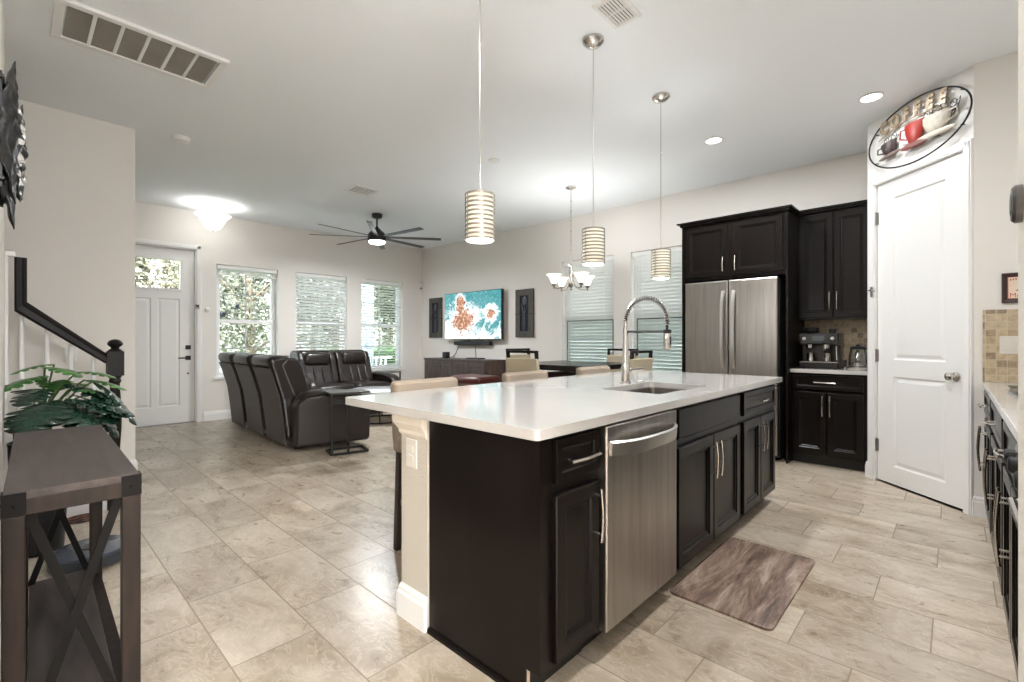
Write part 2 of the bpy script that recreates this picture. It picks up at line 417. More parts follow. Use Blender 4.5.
# left wall beside the camera, the stair wall, foyer side
struct(MB().box(XL - .12, XL, 1.35, 4.25, 0, CH).build('wall_left', wall_m, world='keep'))
struct(MB().box(-2.2, .74, 5.24, 5.36, 0, CH).build('wall_stair', wall_m, world='keep'))
struct(MB().box(-2.2, -2.08, 4.25, 5.24, 0, CH).build('wall_landing', wall_m, world='keep'))
struct(MB().box(-1.2, -1.08, 5.36, YF, 0, CH).build('wall_foyer', wall_m, world='keep'))
wall('wall_unseen_rear', Fr((0, -4.08, 0), (-1, 0, 0), (0, 1, 0)), -.7, 4.2, 0, CH, .12, wall_m, [(0, 3.4, .5, 2.15)])  # unseen wall; its opening is sized for sky light from behind
# pantry: short return, diagonal wall with the door, side wall
PA = V3((5.06, .545, 0)); PB = V3((4.42, -.095, 0)); dU = (PB - PA).normalized()
F_pan = Fr(PA, dU, (dU.y, -dU.x, 0))
struct(MB().box(5.06, XB + .2, .425, .545, 0, CH).build('wall_return', wall_m, world='keep'))
LD = (PB - PA).length
s0, s1 = .10, .845
wall('wall_pantry', F_pan, 0, LD, 0, CH, .10, P('pantry_wall_paint', (.72, .71, .69), .7, bump=.25, bscale=180), [(s0 - .012, s1 + .012, 0, 2.485)])
struct(MB().box(4.42, 4.54, -.85, -.095, 0, CH).build('wall_side', wall_m, world='keep'))
struct(MB().box(.85, 4.42, -.87, -.77, 0, CH).build('wall_right', wall_m, world='keep'))
struct(MB().box(.70, .85, -.87, -.0575, 0, CH).build('wall_near', P('near_wall_paint', (.72, .69, .64), .7, bump=.9, bscale=160), world='keep'))
struct(MB().box(-4.2, XL - .12, 4.13, 4.25, 0, CH).build('wall_nook', wall_m, world='keep'))
struct(MB().box(-4.32, -4.2, -4.2, 4.25, 0, CH).build('wall_unseen_side', wall_m, world='keep'))  # unseen wall added to cut sky light from this side
struct(MB().box(.70, .85, -4.2, -.87, 0, CH).build('wall_nook_near', wall_m, world='keep'))

def baseboard(name, fr, u0, u1, h=.135):
    m = MB(); prof = [(0, 0), (.016, 0), (.016, h * .72), (.011, h * .80), (.011, h * .88), (.005, h * .97), (0, h)]
    m.loops([[fr(u0, v, n) for n, v in prof], [fr(u1, v, n) for n, v in prof]])
    return struct(m.build(name, white_m, world='keep'))
baseboard('baseboard_front', F_front, DR[1] + .10, XB)
baseboard('baseboard_back', F_back, -YF, -2.2)
baseboard('baseboard_stair_end', Fr((.74, 5.30, 0), (0, 1, 0), (1, 0, 0)), -.06, .06)
baseboard('baseboard_stair', Fr((0, 5.24, 0), (1, 0, 0), (0, -1, 0)), .5, .74)
baseboard('baseboard_left', Fr((XL, 0, 0), (0, 1, 0), (1, 0, 0)), 1.35, 4.25)
baseboard('baseboard_pantry_right', F_pan, s1 + .065, LD + .012)
baseboard('baseboard_pantry_left', F_pan, -.008, s0 - .065)
baseboard('baseboard_side', Fr((4.42, 0, 0), (0, -1, 0), (-1, 0, 0)), .095, .17)

# ---------------------------------------------------------------- windows
def window(name, fr, u0, u1, v0, v1, lower_screen=False, grid=True):
    r = sroot(name, fr((u0 + u1) / 2, v0, -.12)); D = -.135
    m = MB(); w = .045
    for a, b, c, d in ((u0, u0 + w, v0, v1), (u1 - w, u1, v0, v1), (u0 + w, u1 - w, v1 - w, v1), (u0 + w, u1 - w, v0, v0 + w)): m.fbox(fr, a, b, c, d, D - .03, D + .035)
    m.build('window_frame', vinyl, r, world=True, bevel=.004)
    vm = (v0 + v1) / 2; m = MB()
    m.fbox(fr, u0 + w, u1 - w, vm - .028, vm + .028, D - .015, D + .03)
    for a, b in ((v0 + w, vm - .028), (vm + .028, v1 - w)):
        for c in (u0 + w, u1 - w - .03): m.fbox(fr, c, c + .03, a, b, D - .012, D + .018)
        m.fbox(fr, u0 + w + .03, u1 - w - .03, a if a == v0 + w else b - .03, (a + .03) if a == v0 + w else b, D - .012, D + .018)
    m.build('window_sash', vinyl, r, world=True, bevel=.003)
    if grid:
        m = MB(); um = (u0 + u1) / 2
        for a, b in ((v0 + w, vm - .028), (vm + .028, v1 - w)):
            m.fbox(fr, um - .008, um + .008, a, b, D - .006, D + .010); c = (a + b) / 2
            m.fbox(fr, u0 + w, u1 - w, c - .008, c + .008, D - .005, D + .009)
        m.build('muntin', P('grey_muntin', (.42, .43, .42), .4), r, world=True)
    g = MB(); g.fbox(fr, u0 + w, u1 - w, vm, v1 - w, D - .004, D + .000)
    if not lower_screen: g.fbox(fr, u0 + w, u1 - w, v0 + w, vm, D - .004, D + .000)
    g.build('pane', glass, r, world=True)
    if lower_screen:
        g = MB(); g.fbox(fr, u0 + w, u1 - w, v0 + w, vm, D - .004, D + .000); g.build('screened_pane', screen_g, r, world=True)
    m = MB(); m.fbox(fr, u0 - .04, u1 + .04, v0 - .022, v0 + .004, -.10, .03); m.build('window_sill', white_m, r, world=True, bevel=.005)
    return r
for i, (a, b) in enumerate(wins_front): window('window_%d' % (i + 1), F_front, a, b, WZ0, WZ1)
for i, (a, b) in enumerate(wins_back): window('window_%d' % (i + 4), F_back, a, b, WZ0, 2.37, lower_screen=True, grid=False)

def blind(label, fr, u0, u1, vtop, vbot, tilt, pitch=.045, group='horizontal blinds in the windows'):
    r = thing('window_blind', label, 'window blind', fr((u0 + u1) / 2, vbot, -.05), 0, group)
    m = MB(); m.fbox(fr, u0 + .012, u1 - .012, vtop - .06, vtop - .004, -.085, -.02); m.build('headrail', blind_m, r, world=True, bevel=.004)
    m = MB(); v = vtop - .085; w = min(.029, pitch * .8)
    a = math.radians(tilt); dn, dv = w * math.cos(a), w * math.sin(a)
    while v > vbot + .03:
        p = [fr(u, v + s * dv + t, -.052 + s * dn) for u in (u0 + .018, u1 - .018) for s in (-1, 1) for t in (-.0013, .0013)]
        m.hexa([p[0], p[4], p[6], p[2], p[1], p[5], p[7], p[3]]); v -= pitch
    m.build('slat', blind_m, r, world=True)
    m = MB(); m.fbox(fr, u0 + .016, u1 - .016, vbot, vbot + .022, -.075, -.03); m.build('bottom_rail', blind_m, r, world=True, bevel=.004)
    for f in (.18, .82):
        m = MB(); u = u0 + (u1 - u0) * f; m.fbox(fr, u - .001, u + .001, vbot + .02, vtop - .06, -.024, -.022); m.build('ladder_cord', blind_m, r, world=True)
    if tilt != 90:
        m = MB(); m.tube([fr(u0 + .07, vtop - .06, -.018), fr(u0 + .07, vtop - .75, -.016)], .004, 6); m.build('tilt_wand', blind_m, r, world=True)
    return r
blind('white blind drawn up short at the head of the window behind the recliner backs', F_front, *wins_front[0], WZ1, WZ1 - .15, 4, .011)
blind('white slatted blind let down over the middle window of the three behind the loveseat', F_front, *wins_front[1], WZ1, WZ0 + .02, 33, .056)
blind('white blind with open slats in the window nearest the television corner', F_front, *wins_front[2], WZ1, WZ0 + .02, 8, .05)
blind('closed white blind in the window behind the chandelier', F_back, *wins_back[0], 2.37, WZ0 + .02, 47, .048)
blind('closed white blind in the window next to the refrigerator', F_back, *wins_back[1], 2.37, WZ0 + .02, 47, .048)
for a, b in wins_back:
    root = bpy.data.objects['window_%d' % (wins_back.index((a, b)) + 4)]
    m = MB(); c, d, w = a + .09, b - .012, .010
    for q in ((c, c + w, .66, 1.47), (d - w, d, .66, 1.47), (c + w, d - w, 1.455, 1.47), (c + w, d - w, .66, .675)): m.fbox(F_back, *q, -.016, -.006)
    m.build('screen_frame', P('screen_frame_dark', (.07, .075, .07), .5), root, world=True)
    m = MB(); m.fbox(F_back, c + w, d - w, .675, 1.455, -.012, -.0115); m.build('screen_mesh', glass_mat('grey_mesh', (.93, .95, .945), .04), root, world=True)
# sticker discs on the first pane
g = 'small dark stickers on the first window pane'
o = MB(); o.lathe([(.040, 0), (.040, .002)], F_front(2.185, 1.565, -.128), 20, '-Y'); tag(o.build('window_sticker', P('sticker_navy', (.03, .05, .09), .5)), 'dark round sticker low on the upper pane behind the recliners', 'sticker')
o = MB(); o.prism([(-.02, -.03), (.02, -.03), (.03, 0), (.0, .035), (-.03, 0)], F_front.at(2.38, 1.70, -.130), 0, .002); tag(o.build('window_sticker', MATS['sticker_navy']), 'small dark pointed sticker in the middle of the upper pane behind the recliners', 'sticker')

# ---------------------------------------------------------------- front door
def casing(name, fr, u0, u1, v1, w=.062, t=.02, d=0):
    m = MB()
    for a, b in ((u0 - w, u0), (u1, u1 + w)):
        m.fbox(fr, a, b, 0, v1 + w, d, d + t); m.fbox(fr, a + .010, b - .010, 0, v1 + w - .01, d + t, d + t + .005)
    m.fbox(fr, u0, u1, v1, v1 + w, d, d + t); m.fbox(fr, u0 - w + .01, u1 + w - .01, v1 + .010, v1 + w - .010, d + t, d + t + .005)
    return struct(m.build(name, white_m, world='keep', bevel=.003))
def door_slab(fr, u0, u1, v0, v1, panels, lites, n0, n1):
    """slab with sunk panels: rails and stiles from a grid, panels by nested rectangles"""
    m = MB(); us = sorted({u0, u1, *[q for p in panels + lites for q in p[:2]]}); vs = sorted({v0, v1, *[q for p in panels + lites for q in p[2:]]})
    for i in range(len(us) - 1):
        for j in range(len(vs) - 1):
            a, b, c, d = us[i], us[i + 1], vs[j], vs[j + 1]
            if any(p[0] - 1e-6 <= a and b <= p[1] + 1e-6 and p[2] - 1e-6 <= c and d <= p[3] + 1e-6 for p in panels + lites): continue
            for n in (n0, n1): m.quad(fr(a, c, n), fr(b, c, n), fr(b, d, n), fr(a, d, n))
    for p in [(u0, u1, v0, v1)] + lites:
        a, b, c, d = p
        for q in ((a, c, b, c), (a, d, b, d), (a, c, a, d), (b, c, b, d)): m.quad(fr(q[0], q[1], n0), fr(q[2], q[3], n0), fr(q[2], q[3], n1), fr(q[0], q[1], n1))
    for a, b, c, d in panels:
        m.panel(fr, a, b, c, d, [(0, n1), (.012, n1 - .010), (.022, n1 - .010), (.045, n1 - .003)], back=False)
        m.panel(fr, a, b, c, d, [(0, n0), (.012, n0 + .008), (.03, n0 + .004)], back=False)
    bmesh.ops.remove_doubles(m.bm, verts=m.bm.verts[:], dist=1e-5)
    return m
d1 = sroot('door_1', F_front((DR[0] + DR[1]) / 2, 0, -.08))
m = door_slab(F_front, DR[0], DR[1], .012, 2.465, [(1.00, 1.30, .25, 1.76), (1.37, 1.63, .25, 1.76)], [(1.00, 1.63, 1.90, 2.30)], -.10, -.055)
m.build('door_slab', white_m, d1, world=True)
m = MB(); 
for a, b, c, d in ((.975, 1.655, 2.30, 2.325), (.975, 1.655, 1.875, 1.90), (.975, 1.0, 1.90, 2.30), (1.63, 1.655, 1.90, 2.30)): m.fbox(F_front, a, b, c, d, -.06, -.04)
m.build('lite_frame', white_m, d1, world=True, bevel=.003)
m = MB(); m.fbox(F_front, 1.0, 1.63, 1.90, 2.30, -.08, -.074); m.build('door_lite', rain_glass(), d1, world=True)
m = MB(); m.fbox(F_front, 1.695, 1.757, 1.045, 1.105, -.055, -.035); m.lathe([(.016, 0), (.016, .01)], F_front(1.726, 1.075, -.035), 16, '-Y'); m.build('deadbolt', black_m, d1, world=True, bevel=.004)
m = MB(); m.fbox(F_front, 1.695, 1.757, .895, .955, -.055, -.04); m.tube([F_front(1.726, .925, -.045), F_front(1.726, .925, -.005), F_front(1.60, .925, .0)], .010, 8); m.build('door_handle', black_m, d1, world=True, bevel=.003)
m = MB(); m.lathe([(.013, 0), (.013, .004)], F_front(1.726, .702, -.055), 12, '-Y'); m.build('door_viewer', black_m, d1, world=True)
m = MB(); 
for z in (.28, 1.25, 2.2): m.fbox(F_front, DR[0] - .012, DR[0] + .012, z, z + .1, -.056, -.046)
m.build('hinge', hinge_m, d1, world=True)
m = MB()
for a, b in ((DR[0] - .02, DR[0] - .002), (DR[1] + .002, DR[1] + .02)): m.fbox(F_front, a, b, 0, 2.485, -.2, .0)
m.fbox(F_front, DR[0] - .02, DR[1] + .02, 2.467, 2.485, -.2, 0)
for a, b in ((DR[0] - .02, DR[0] + .012), (DR[1] - .012, DR[1] + .02)): m.fbox(F_front, a, b, 0, 2.485, -.14, -.104)
m.fbox(F_front, DR[0], DR[1], 2.452, 2.485, -.14, -.104)
m.build('door_jamb', white_m, d1, world=True)
casing('trim_1', F_front, DR[0] - .015, DR[1] + .015, 2.48)
m = MB(); m.fbox(F_front, DR[0] - .018, DR[1] + .018, 0, .012, -.14, .0); struct(m.build('trim_threshold', hinge_m, world='keep'))
# small fittings by the door
t = thing('door_bell_chime', 'small grey alarm contact box on the front door casing', 'sensor', F_front(1.815, 1.62, .026))
m = MB(); m.fbox(F_front, 1.795, 1.845, 1.625, 1.69, .025, .045); m.build('housing', hinge_m, t, world=True, bevel=.004)
m = MB(); m.fbox(F_front, 1.803, 1.837, 1.65, 1.683, .045, .047); m.build('face', black_p, t, world=True)
m = MB(); m.lathe([(.035, 0), (.035, .012), (.026, .022), (.01, .025)], F_front(1.95, 1.62, 0), 20, '-Y'); tag(m.build('wall_sensor', white_m, smooth=True), 'small round white knob sensor on the wall between front door and first window', 'sensor')
t = thing('motion_detector', 'small white camera detector high in the corner left of the television', 'detector', (XB - .03, YF - .05, 2.2))
m = MB(); m.rbox(XB - .06, XB, YF - .06, YF, 2.33, 2.38, .012); m.build('mount', white_m, t, world=True)
m = MB(); m.tube([(XB - .03, YF - .03, 2.34), (XB - .05, YF - .05, 2.26)], .012, 8); m.build('arm', white_m, t, world=True)
m = MB(); m.rbox(XB - .10, XB - .02, YF - .09, YF - .02, 2.20, 2.27, .02); m.build('lens_body', white_m, t, world=True)
m = MB(); m.sphere((XB - .08, YF - .09, 2.225), .018); m.build('lens', black_p, t, world=True, smooth=True)

# ---------------------------------------------------------------- pantry door
d2 = sroot('door_2', F_pan((s0 + s1) / 2, 0, -.02))
m = door_slab(F_pan, s0, s1, .014, 2.472, [(s0 + .155, s1 - .145, 1.02, 2.335), (s0 + .155, s1 - .145, .155, .885)], [], -.045, -.008)
m.build('door_slab', white_m, d2, world=True)
m = MB(); pk = F_pan(s1 - .065, .925, -.008)
kf = Fr(pk, F_pan.U, F_pan.N)
def lathe_n(m, fr, prof, n=20):
    X = fr.U; Y = fr.V; m.loops([[fr.o + fr.N * z + (X * math.cos(2 * PI * i / n) + Y * math.sin(2 * PI * i / n)) * r for i in range(n)] for r, z in prof]); return m
lathe_n(m, kf, [(.031, 0), (.031, .006), (.012, .012), (.012, .032), (.022, .040), (.029, .052), (.027, .064), (.014, .072)]); m.build('door_knob', nickel, d2, world=True, smooth=True)
for z in (.30, 1.05, 2.20):
    m = MB(); m.fbox(F_pan, s0 - .014, s0 + .010, z - .05, z + .05, -.008, .002); m.tube([F_pan(s0 - .003, z - .055, .004), F_pan(s0 - .003, z + .055, .004)], .006, 8); m.build('hinge', hinge_m, d2, world=True)
m = MB()
for a, b in ((s0 - .012, s0 - .002), (s1 + .002, s1 + .012)): m.fbox(F_pan, a, b, 0, 2.485, -.10, .0)
m.fbox(F_pan, s0 - .012, s1 + .012, 2.474, 2.485, -.10, 0)
m.fbox(F_pan, s0 - .012, s1 + .012, 0, 2.485, -.098, -.09)
m.build('door_jamb', white_m, d2, world=True)
casing('trim_2', F_pan, s0 - .005, s1 + .005, 2.478, .058)
t = thing('door_latch', 'small metal flip latch with a hook high on the pantry door casing', 'latch', F_pan(s0, 1.56, .026))
m = MB(); m.fbox(F_pan, s0 - .035, s0 - .012, 1.545, 1.63, .026, .030); m.build('plate', hinge_m, t, world=True)
m = MB(); m.tube([F_pan(s0 - .024, 1.60, .03), F_pan(s0 - .024, 1.60, .05), F_pan(s0 + .012, 1.60, .052), F_pan(s0 + .03, 1.585, .05)], .006, 6); m.build('hook', hinge_m, t, world=True)

# ---------------------------------------------------------------- staircase
t = thing('staircase', 'white balustered staircase with a dark handrail climbing behind the potted plant', 'staircase', (.30, 4.75, 0))
rise, run = .19, .225; X0 = .46
for k in range(9):
    x1 = X0 - k * run
    m = MB(); m.box(max(-2.05, x1 - run), x1, 4.32, 5.235, 0 if k == 0 else k * rise - .02, (k + 1) * rise - .03); m.build('riser', white_m, t, world=True)
    m = MB(); m.box(max(-2.05, x1 - run - .01), x1 + .025, 4.30, 5.235, (k + 1) * rise - .03, (k + 1) * rise); m.build('tread', P('stair_carpet', (.45, .38, .31), .95, bump=.4, bscale=200), t, world=True, bevel=.01)
m = MB(); nx, ny = .495, 4.30; w = .045
m.box(nx - w, nx + w, ny - w, ny + w, 0, .30); m.box(nx - w, nx + w, ny - w, ny + w, .93, 1.10)
m.lathe([(w * .95, .30), (.030, .33), (.034, .36), (.026, .40), (.036, .55), (.038, .66), (.028, .84), (.026, .87), (.036, .89), (.030, .91), (w * .95, .93)], (nx, ny, 0), 20)
m.lathe([(.045, 1.10), (.034, 1.112), (.022, 1.122), (.026, 1.13), (.040, 1.142), (.044, 1.155), (.036, 1.172), (.02, 1.182), (.004, 1.186)], (nx, ny, 0), 20)
m.build('newel_post', P('black_brown_stain', (.008, .006, .0055), .4, spec=.25), t, world=True, smooth=True, angle=30)
rail = MATS['black_brown_stain']
m = MB()
p0 = V3((.455, 4.30, 1.035)); p1 = V3((.03, 4.30, 1.385)); p2 = V3((.03, 4.30, 1.70))
def hr(p, q): m.bar(p, q, .058, .035, (0, 0, 1)); 
prof = [(-.03, -.012), (-.022, -.022), (.022, -.022), (.03, -.012), (.024, .012), (.028, .022), (.016, .034), (-.016, .034), (-.028, .022), (-.024, .012)]
dn = (p1 - p0).normalized(); up1 = V3((-dn.z, 0, dn.x)); up1 = up1 if up1.z > 0 else -up1
bis = V3((.46, 0, .32)).normalized()
m.loops([[p0 + V3((0, a, 0)) + up1 * b for a, b in prof], [p1 + V3((0, a, 0)) + (up1 * b * 1.0 + V3((.35 * b, 0, .3 * b))) for a, b in prof], [p1 + V3((0, a, .03)) + V3((b, 0, 0)) for a, b in prof], [p2 + V3((0, a, 0)) + V3((b, 0, 0)) for a, b in prof]])
m.build('handrail', rail, t, world=True)
for x in (.385, .27, .155, .04):
    zt = 1.385 + (x - .03) / (.455 - .03) * (1.035 - 1.385) - .03; k = int((X0 - x) / run) + 1
    m = MB(); a = .016; m.box(x - a, x + a, ny - a + .04, ny + a + .04, k * rise, k * rise + .16); m.lathe([(a, k * rise + .16), (.019, k * rise + .18), (.012, k * rise + .2), (.017, k * rise + .28), (.011, zt)], (x, ny + .04, 0), 12); m.build('baluster', white_m, t, world=True, smooth=True, angle=30)
m = MB(); m.box(-1.6, X0, 4.285, 4.318, 0, .10); m.loops([[(X0, 4.285, .1), (X0, 4.285, .19), (-1.6, 4.285, .19 + (X0 + 1.6) * rise / run), (-1.6, 4.285, .1)], [(X0, 4.318, .1), (X0, 4.318, .19), (-1.6, 4.318, .19 + (X0 + 1.6) * rise / run), (-1.6, 4.318, .1)]]); m.build('stringer', white_m, t, world=True)
# white cased wall end the rail dies into
m = MB(); m.box(XL - .02, -.018, 4.255, 4.28, 0, 1.70); m.box(XL - .02, .0, 4.25, 4.282, 0, .14); m.box(XL - .03, .012, 4.25, 4.285, 1.70, 1.73)
struct(m.build('trim_3', white_m, world='keep', bevel=.003))
t = thing('wall_outlet', 'white outlet plate on the stair wall between the balusters', 'outlet', (.32, 5.24, 1.0))
m = MB(); m.fbox(Fr((0, 5.24, 0), (1, 0, 0), (0, -1, 0)), .285, .36, 1.0, 1.115, 0, .006); m.build('plate', white_m, t, world=True, bevel=.003)
m = MB(); 
for z in (1.035, 1.08): m.fbox(Fr((0, 5.24, 0), (1, 0, 0), (0, -1, 0)), .307, .338, z - .014, z + .014, .006, .009)
m.build('socket', white_m, t, world=True, bevel=.003)

# ================================================================== KITCHEN ISLAND
F_is = Fr((0, .965, 0), (1, 0, 0), (0, -1, 0))
DP = [(0, 0), (0, .017), (.004, .021), (.050, .021), (.057, .014), (.066, .013), (.073, .007), (.078, .007)]
DRW = [(0, 0), (0, .019), (.003, .021), (.030, .021), (.035, .014), (.042, .012)]
FLAT = [(0, 0), (0, .016), (.006, .021)]
def pull(parent, fr, u, v, L, vertical=True, mat=None, world=True):
    """arched bar pull on two posts"""
    m = MB(); g = (lambda a, n: fr(u, v + a, n)) if vertical else (lambda a, n: fr(u + a, v, n))
    h = L / 2; pts = []
    for i in range(9):
        a = -h + L * i / 8; pts.append(g(a, .030 + .008 * math.cos(PI / 2 * a / h)))
    m.tube(pts, .0058, 8)
    for s in (-1, 1): m.tube([g(s * h * .72, 0), g(s * h * .72, .034)], .0048, 8)
    return m.build('pull_handle', mat or nickel, parent, world=world, smooth=True)
def door(parent, fr, a, b, c, d, hu=None, hv=None, L=.15, prof=DP, vertical=True, name='door', hmat=None):
    o = MB().panel(fr, a, b, c, d, prof).build(name, esp, parent, world=True)
    if hu is not None: pull(o, fr.at(0, 0, .021), hu, hv, L, vertical, hmat)
    return o
def carcass(parent, fr, a, b, depth, top, opens, toe=.10, rec=.065, side_l=True):
    """sides, bottom, back and a face frame with openings; toe kick set back"""
    m = MB(); t = .018
    m.fbox(fr, a, a + t, toe, top, -depth, -.019); m.fbox(fr, b - t, b, toe, top, -depth, -.019)
    m.fbox(fr, a + t, b - t, toe, toe + t, -depth, -.019); m.fbox(fr, a + t, b - t, toe + t, top, -depth, -depth + .01)
    o = m.build('cabinet_body', esp, parent, world=True)
    us = sorted({a, b, *[q for p in opens for q in p[:2]]}); vs = sorted({toe, top, *[q for p in opens for q in p[2:]]}); m = MB()
    for i in range(len(us) - 1):
        for j in range(len(vs) - 1):
            if any(p[0] - 1e-6 <= us[i] and us[i + 1] <= p[1] + 1e-6 and p[2] - 1e-6 <= vs[j] and vs[j + 1] <= p[3] + 1e-6 for p in opens): continue
            m.fbox(fr, us[i], us[i + 1], vs[j], vs[j + 1], -.019, 0)
    bmesh.ops.remove_doubles(m.bm, verts=m.bm.verts[:], dist=1e-5)
    m.build('face_frame', esp, parent, world=True)
    m = MB(); m.fbox(fr, a, b, 0, toe, -rec - .018, -rec); m.build('toe_kick', esp_d, parent, world=True)
CT = .87
t = thing('base_cabinet', 'narrow espresso island cabinet with one drawer over one door at the near corner', 'cabinet', (1.32, 1.26, 0), 0, 'island cabinets')
carcass(t, F_is, 1.166, 1.482, .575, CT, [(1.235, 1.455, .70, .84), (1.235, 1.455, .13, .655)])
door(t, F_is, 1.217, 1.472, .708, .852, 1.345, .778, .17, DRW, False, 'drawer'); door(t, F_is, 1.217, 1.472, .118, .668, 1.437, .555, .19)
m = MB(); m.prism([(-.965, .0), (-.965 - .58, .0), (-.965 - .58, CT), (-.965, CT), (-.965, .10), (-1.03, .10), (-1.03, 0)][1:], Fr((1.155, 0, 0), (0, -1, 0), (-1, 0, 0)), -.011, 0)
m.build('end_panel', esp, t, world=True)
m = MB(); m.loops([[(1.155, y, 0), (1.143, y, 0), (1.143, y, .012), (1.148, y, .02), (1.155, y, .022)] for y in (1.03, 1.545)]); m.build('shoe_molding', esp, t, world=True)
m = MB(); m.box(1.166, 1.171, 1.02, 1.03, 0, .10); m.build('toe_end', P('raw_edge_wood', (.45, .33, .24), .6), t, world=True)

t = thing('dishwasher', 'stainless steel dishwasher with a bowed handle built into the island', 'dishwasher', (1.787, 1.25, 0))
m = MB(); m.box(1.49, 2.085, .985, 1.54, .10, .865); m.build('tub', steel_d, t, world=True)
m = MB()
Fd = Fr((0, .985, 0), (1, 0, 0), (0, -1, 0)); m.panel(Fd, 1.49, 2.085, .105, .862, [(0, 0), (0, .055), (.004, .060)]); m.build('door', steel, t, world=True)
m = MB(); rings = []
for i in range(17):
    a = -1 + 2 * i / 16; u = 1.787 + a * .275; n = .060 + .055 * (1 - abs(a) ** 3.2); rings.append([Fd(u, .752, n - .006), Fd(u, .752, n + .006), Fd(u, .800, n + .010), Fd(u, .806, n + .002), Fd(u, .800, n - .006)])
m.loops(rings); m.build('handle', P('satin_steel_bar', (.72, .70, .67), .35, 1.), t, world=True, smooth=True, angle=50)
m = MB(); m.fbox(Fd, 1.49, 2.085, 0, .095, -.07, -.05); m.build('toe_kick', esp_d, t, world=True)

t = thing('base_cabinet', 'wide espresso sink cabinet with a false drawer front over two doors beside the dishwasher', 'cabinet', (2.59, 1.26, 0), 0, 'island cabinets')
carcass(t, F_is, 2.092, 3.06, .575, CT, [(2.15, 2.99, .70, .84), (2.15, 2.99, .13, .655)])
door(t, F_is, 2.150, 3.020, .708, .852, prof=FLAT, name='drawer_front')
door(t, F_is, 2.150, 2.590, .10, .668, 2.552, .545, .19); door(t, F_is, 2.598, 3.020, .10, .668, 2.622, .545, .19)
t = thing('base_cabinet', 'espresso island cabinet with one drawer over two doors at the far corner', 'cabinet', (3.445, 1.26, 0), 0, 'island cabinets')
carcass(t, F_is, 3.062, 3.83, .575, CT, [(3.12, 3.77, .70, .84), (3.12, 3.77, .13, .655)])
door(t, F_is, 3.095, 3.790, .708, .852, 3.44, .78, .15, DRW, False, 'drawer')
door(t, F_is, 3.095, 3.437, .10, .668, 3.392, .545, .19); door(t, F_is, 3.447, 3.790, .10, .668, 3.468, .545, .19)

# knee wall behind the cabinets, its base and capital
struct(MB().box(1.15, 3.83, 1.552, 1.735, 0, CT).build('wall_island', stuc_m, world='keep'))
m = MB()
def wrap(prof, z0):
    """moulding that wraps the knee wall's end and back"""
    return [[(1.15 - n, 1.552, z), (1.15 - n, 1.735 + n, z), (3.83, 1.735 + n, z), (3.83, 1.735, z), (1.15, 1.735, z), (1.15, 1.552, z)] for n, z in prof]
m.loops(wrap([(.016, 0), (.016, .10), (.010, .112), (.010, .122), (.004, .136), (.0005, .14)], 0)); struct(m.build('baseboard_island', white_m, world='keep'))
m = MB(); m.loops(wrap([(.0005, .775), (.008, .785), (.010, .80), (.028, .83), (.030, .868)], 0)); struct(m.build('trim_4', P('cream_paint', (.72, .66, .58), .5), world='keep'))
t = thing('wall_outlet', 'cream outlet plate on the end of the island knee wall under the countertop', 'outlet', (1.147, 1.655, .69))
Fe = Fr((1.15, 0, 0), (0, -1, 0), (-1, 0, 0))
m = MB(); m.fbox(Fe, -1.695, -1.620, .645, .765, 0, .006); m.build('plate', P('ivory_plastic', (.66, .63, .57), .35), t, world=True, bevel=.003)
m = MB()
for z in (.685, .725): m.fbox(Fe, -1.673, -1.642, z - .014, z + .014, .006, .009)
m.build('socket', MATS['ivory_plastic'], t, world=True, bevel=.003)

# countertop with the sink cut-out
def rrect(x0, x1, y0, y1, r, seg=5):
    pts = []
    for cx_, cy_, a0 in ((x1 - r, y1 - r, 0), (x0 + r, y1 - r, 90), (x0 + r, y0 + r, 180), (x1 - r, y0 + r, 270)):
        for i in range(seg + 1):
            a = math.radians(a0 + 90 * i / seg); pts.append((cx_ + r * math.cos(a), cy_ + r * math.sin(a)))
    return pts
def slab_with_hole(outer, inner, z0, z1):
    m = MB(); bm = m.bm
    for z in (z0, z1):
        es = []
        for poly in (outer, inner):
            vs = [bm.verts.new((x, y, z)) for x, y in poly]
            es += [bm.edges.new((vs[i], vs[(i + 1) % len(vs)])) for i in range(len(vs))]
        bmesh.ops.triangle_fill(bm, edges=es, use_beauty=True, use_dissolve=False)
    for poly in (outer, inner):
        n = len(poly)
        for i in range(n):
            a, b = poly[i], poly[(i + 1) % n]; m.quad((*a, z0), (*b, z0), (*b, z1), (*a, z1))
    bmesh.ops.remove_doubles(bm, verts=bm.verts[:], dist=1e-5)
    return m
SK = (2.25, 2.88, 1.085, 1.455)
m = slab_with_hole(rrect(1.096, 3.925, .925, 2.145, .018), rrect(*SK, .03), CT, .905)
tag(m.build('countertop', quartz, bevel=.005, seg=2), 'long white quartz island countertop with a sink cut-out', 'countertop')
t = thing('sink', 'stainless undermount sink set in the island countertop', 'sink', (2.56, 1.27, .66))
def ring(x0, x1, y0, y1, r, z): return [(x, y, z) for x, y in rrect(x0, x1, y0, y1, r)]
a, b, c, d = SK; m = MB()
m.loops([ring(a - .02, b + .02, c - .02, d + .02, .04, CT - .001), ring(a + .002, b - .002, c + .002, d - .002, .03, CT - .001), ring(a + .006, b - .006, c + .006, d - .006, .04, .70), ring(a + .03, b - .03, c + .03, d - .03, .04, .675), ring(a + .2, b - .2, c + .12, d - .12, .02, .671)], cap0=False)
m.build('bowl', P('sink_steel', (.36, .34, .32), .32, 1.), t, world=True, solid=.002)
m = MB(); m.lathe([(.045, .672), (.045, .676), (.03, .676), (.028, .668)], (2.565, 1.27, 0), 20); m.build('drain', chrome, t, world=True, smooth=True)
m = MB(); m.box(2.5475, 2.5545, c + .012, d - .012, .676, .86); m.build('divider', MATS['sink_steel'], t, world=True)
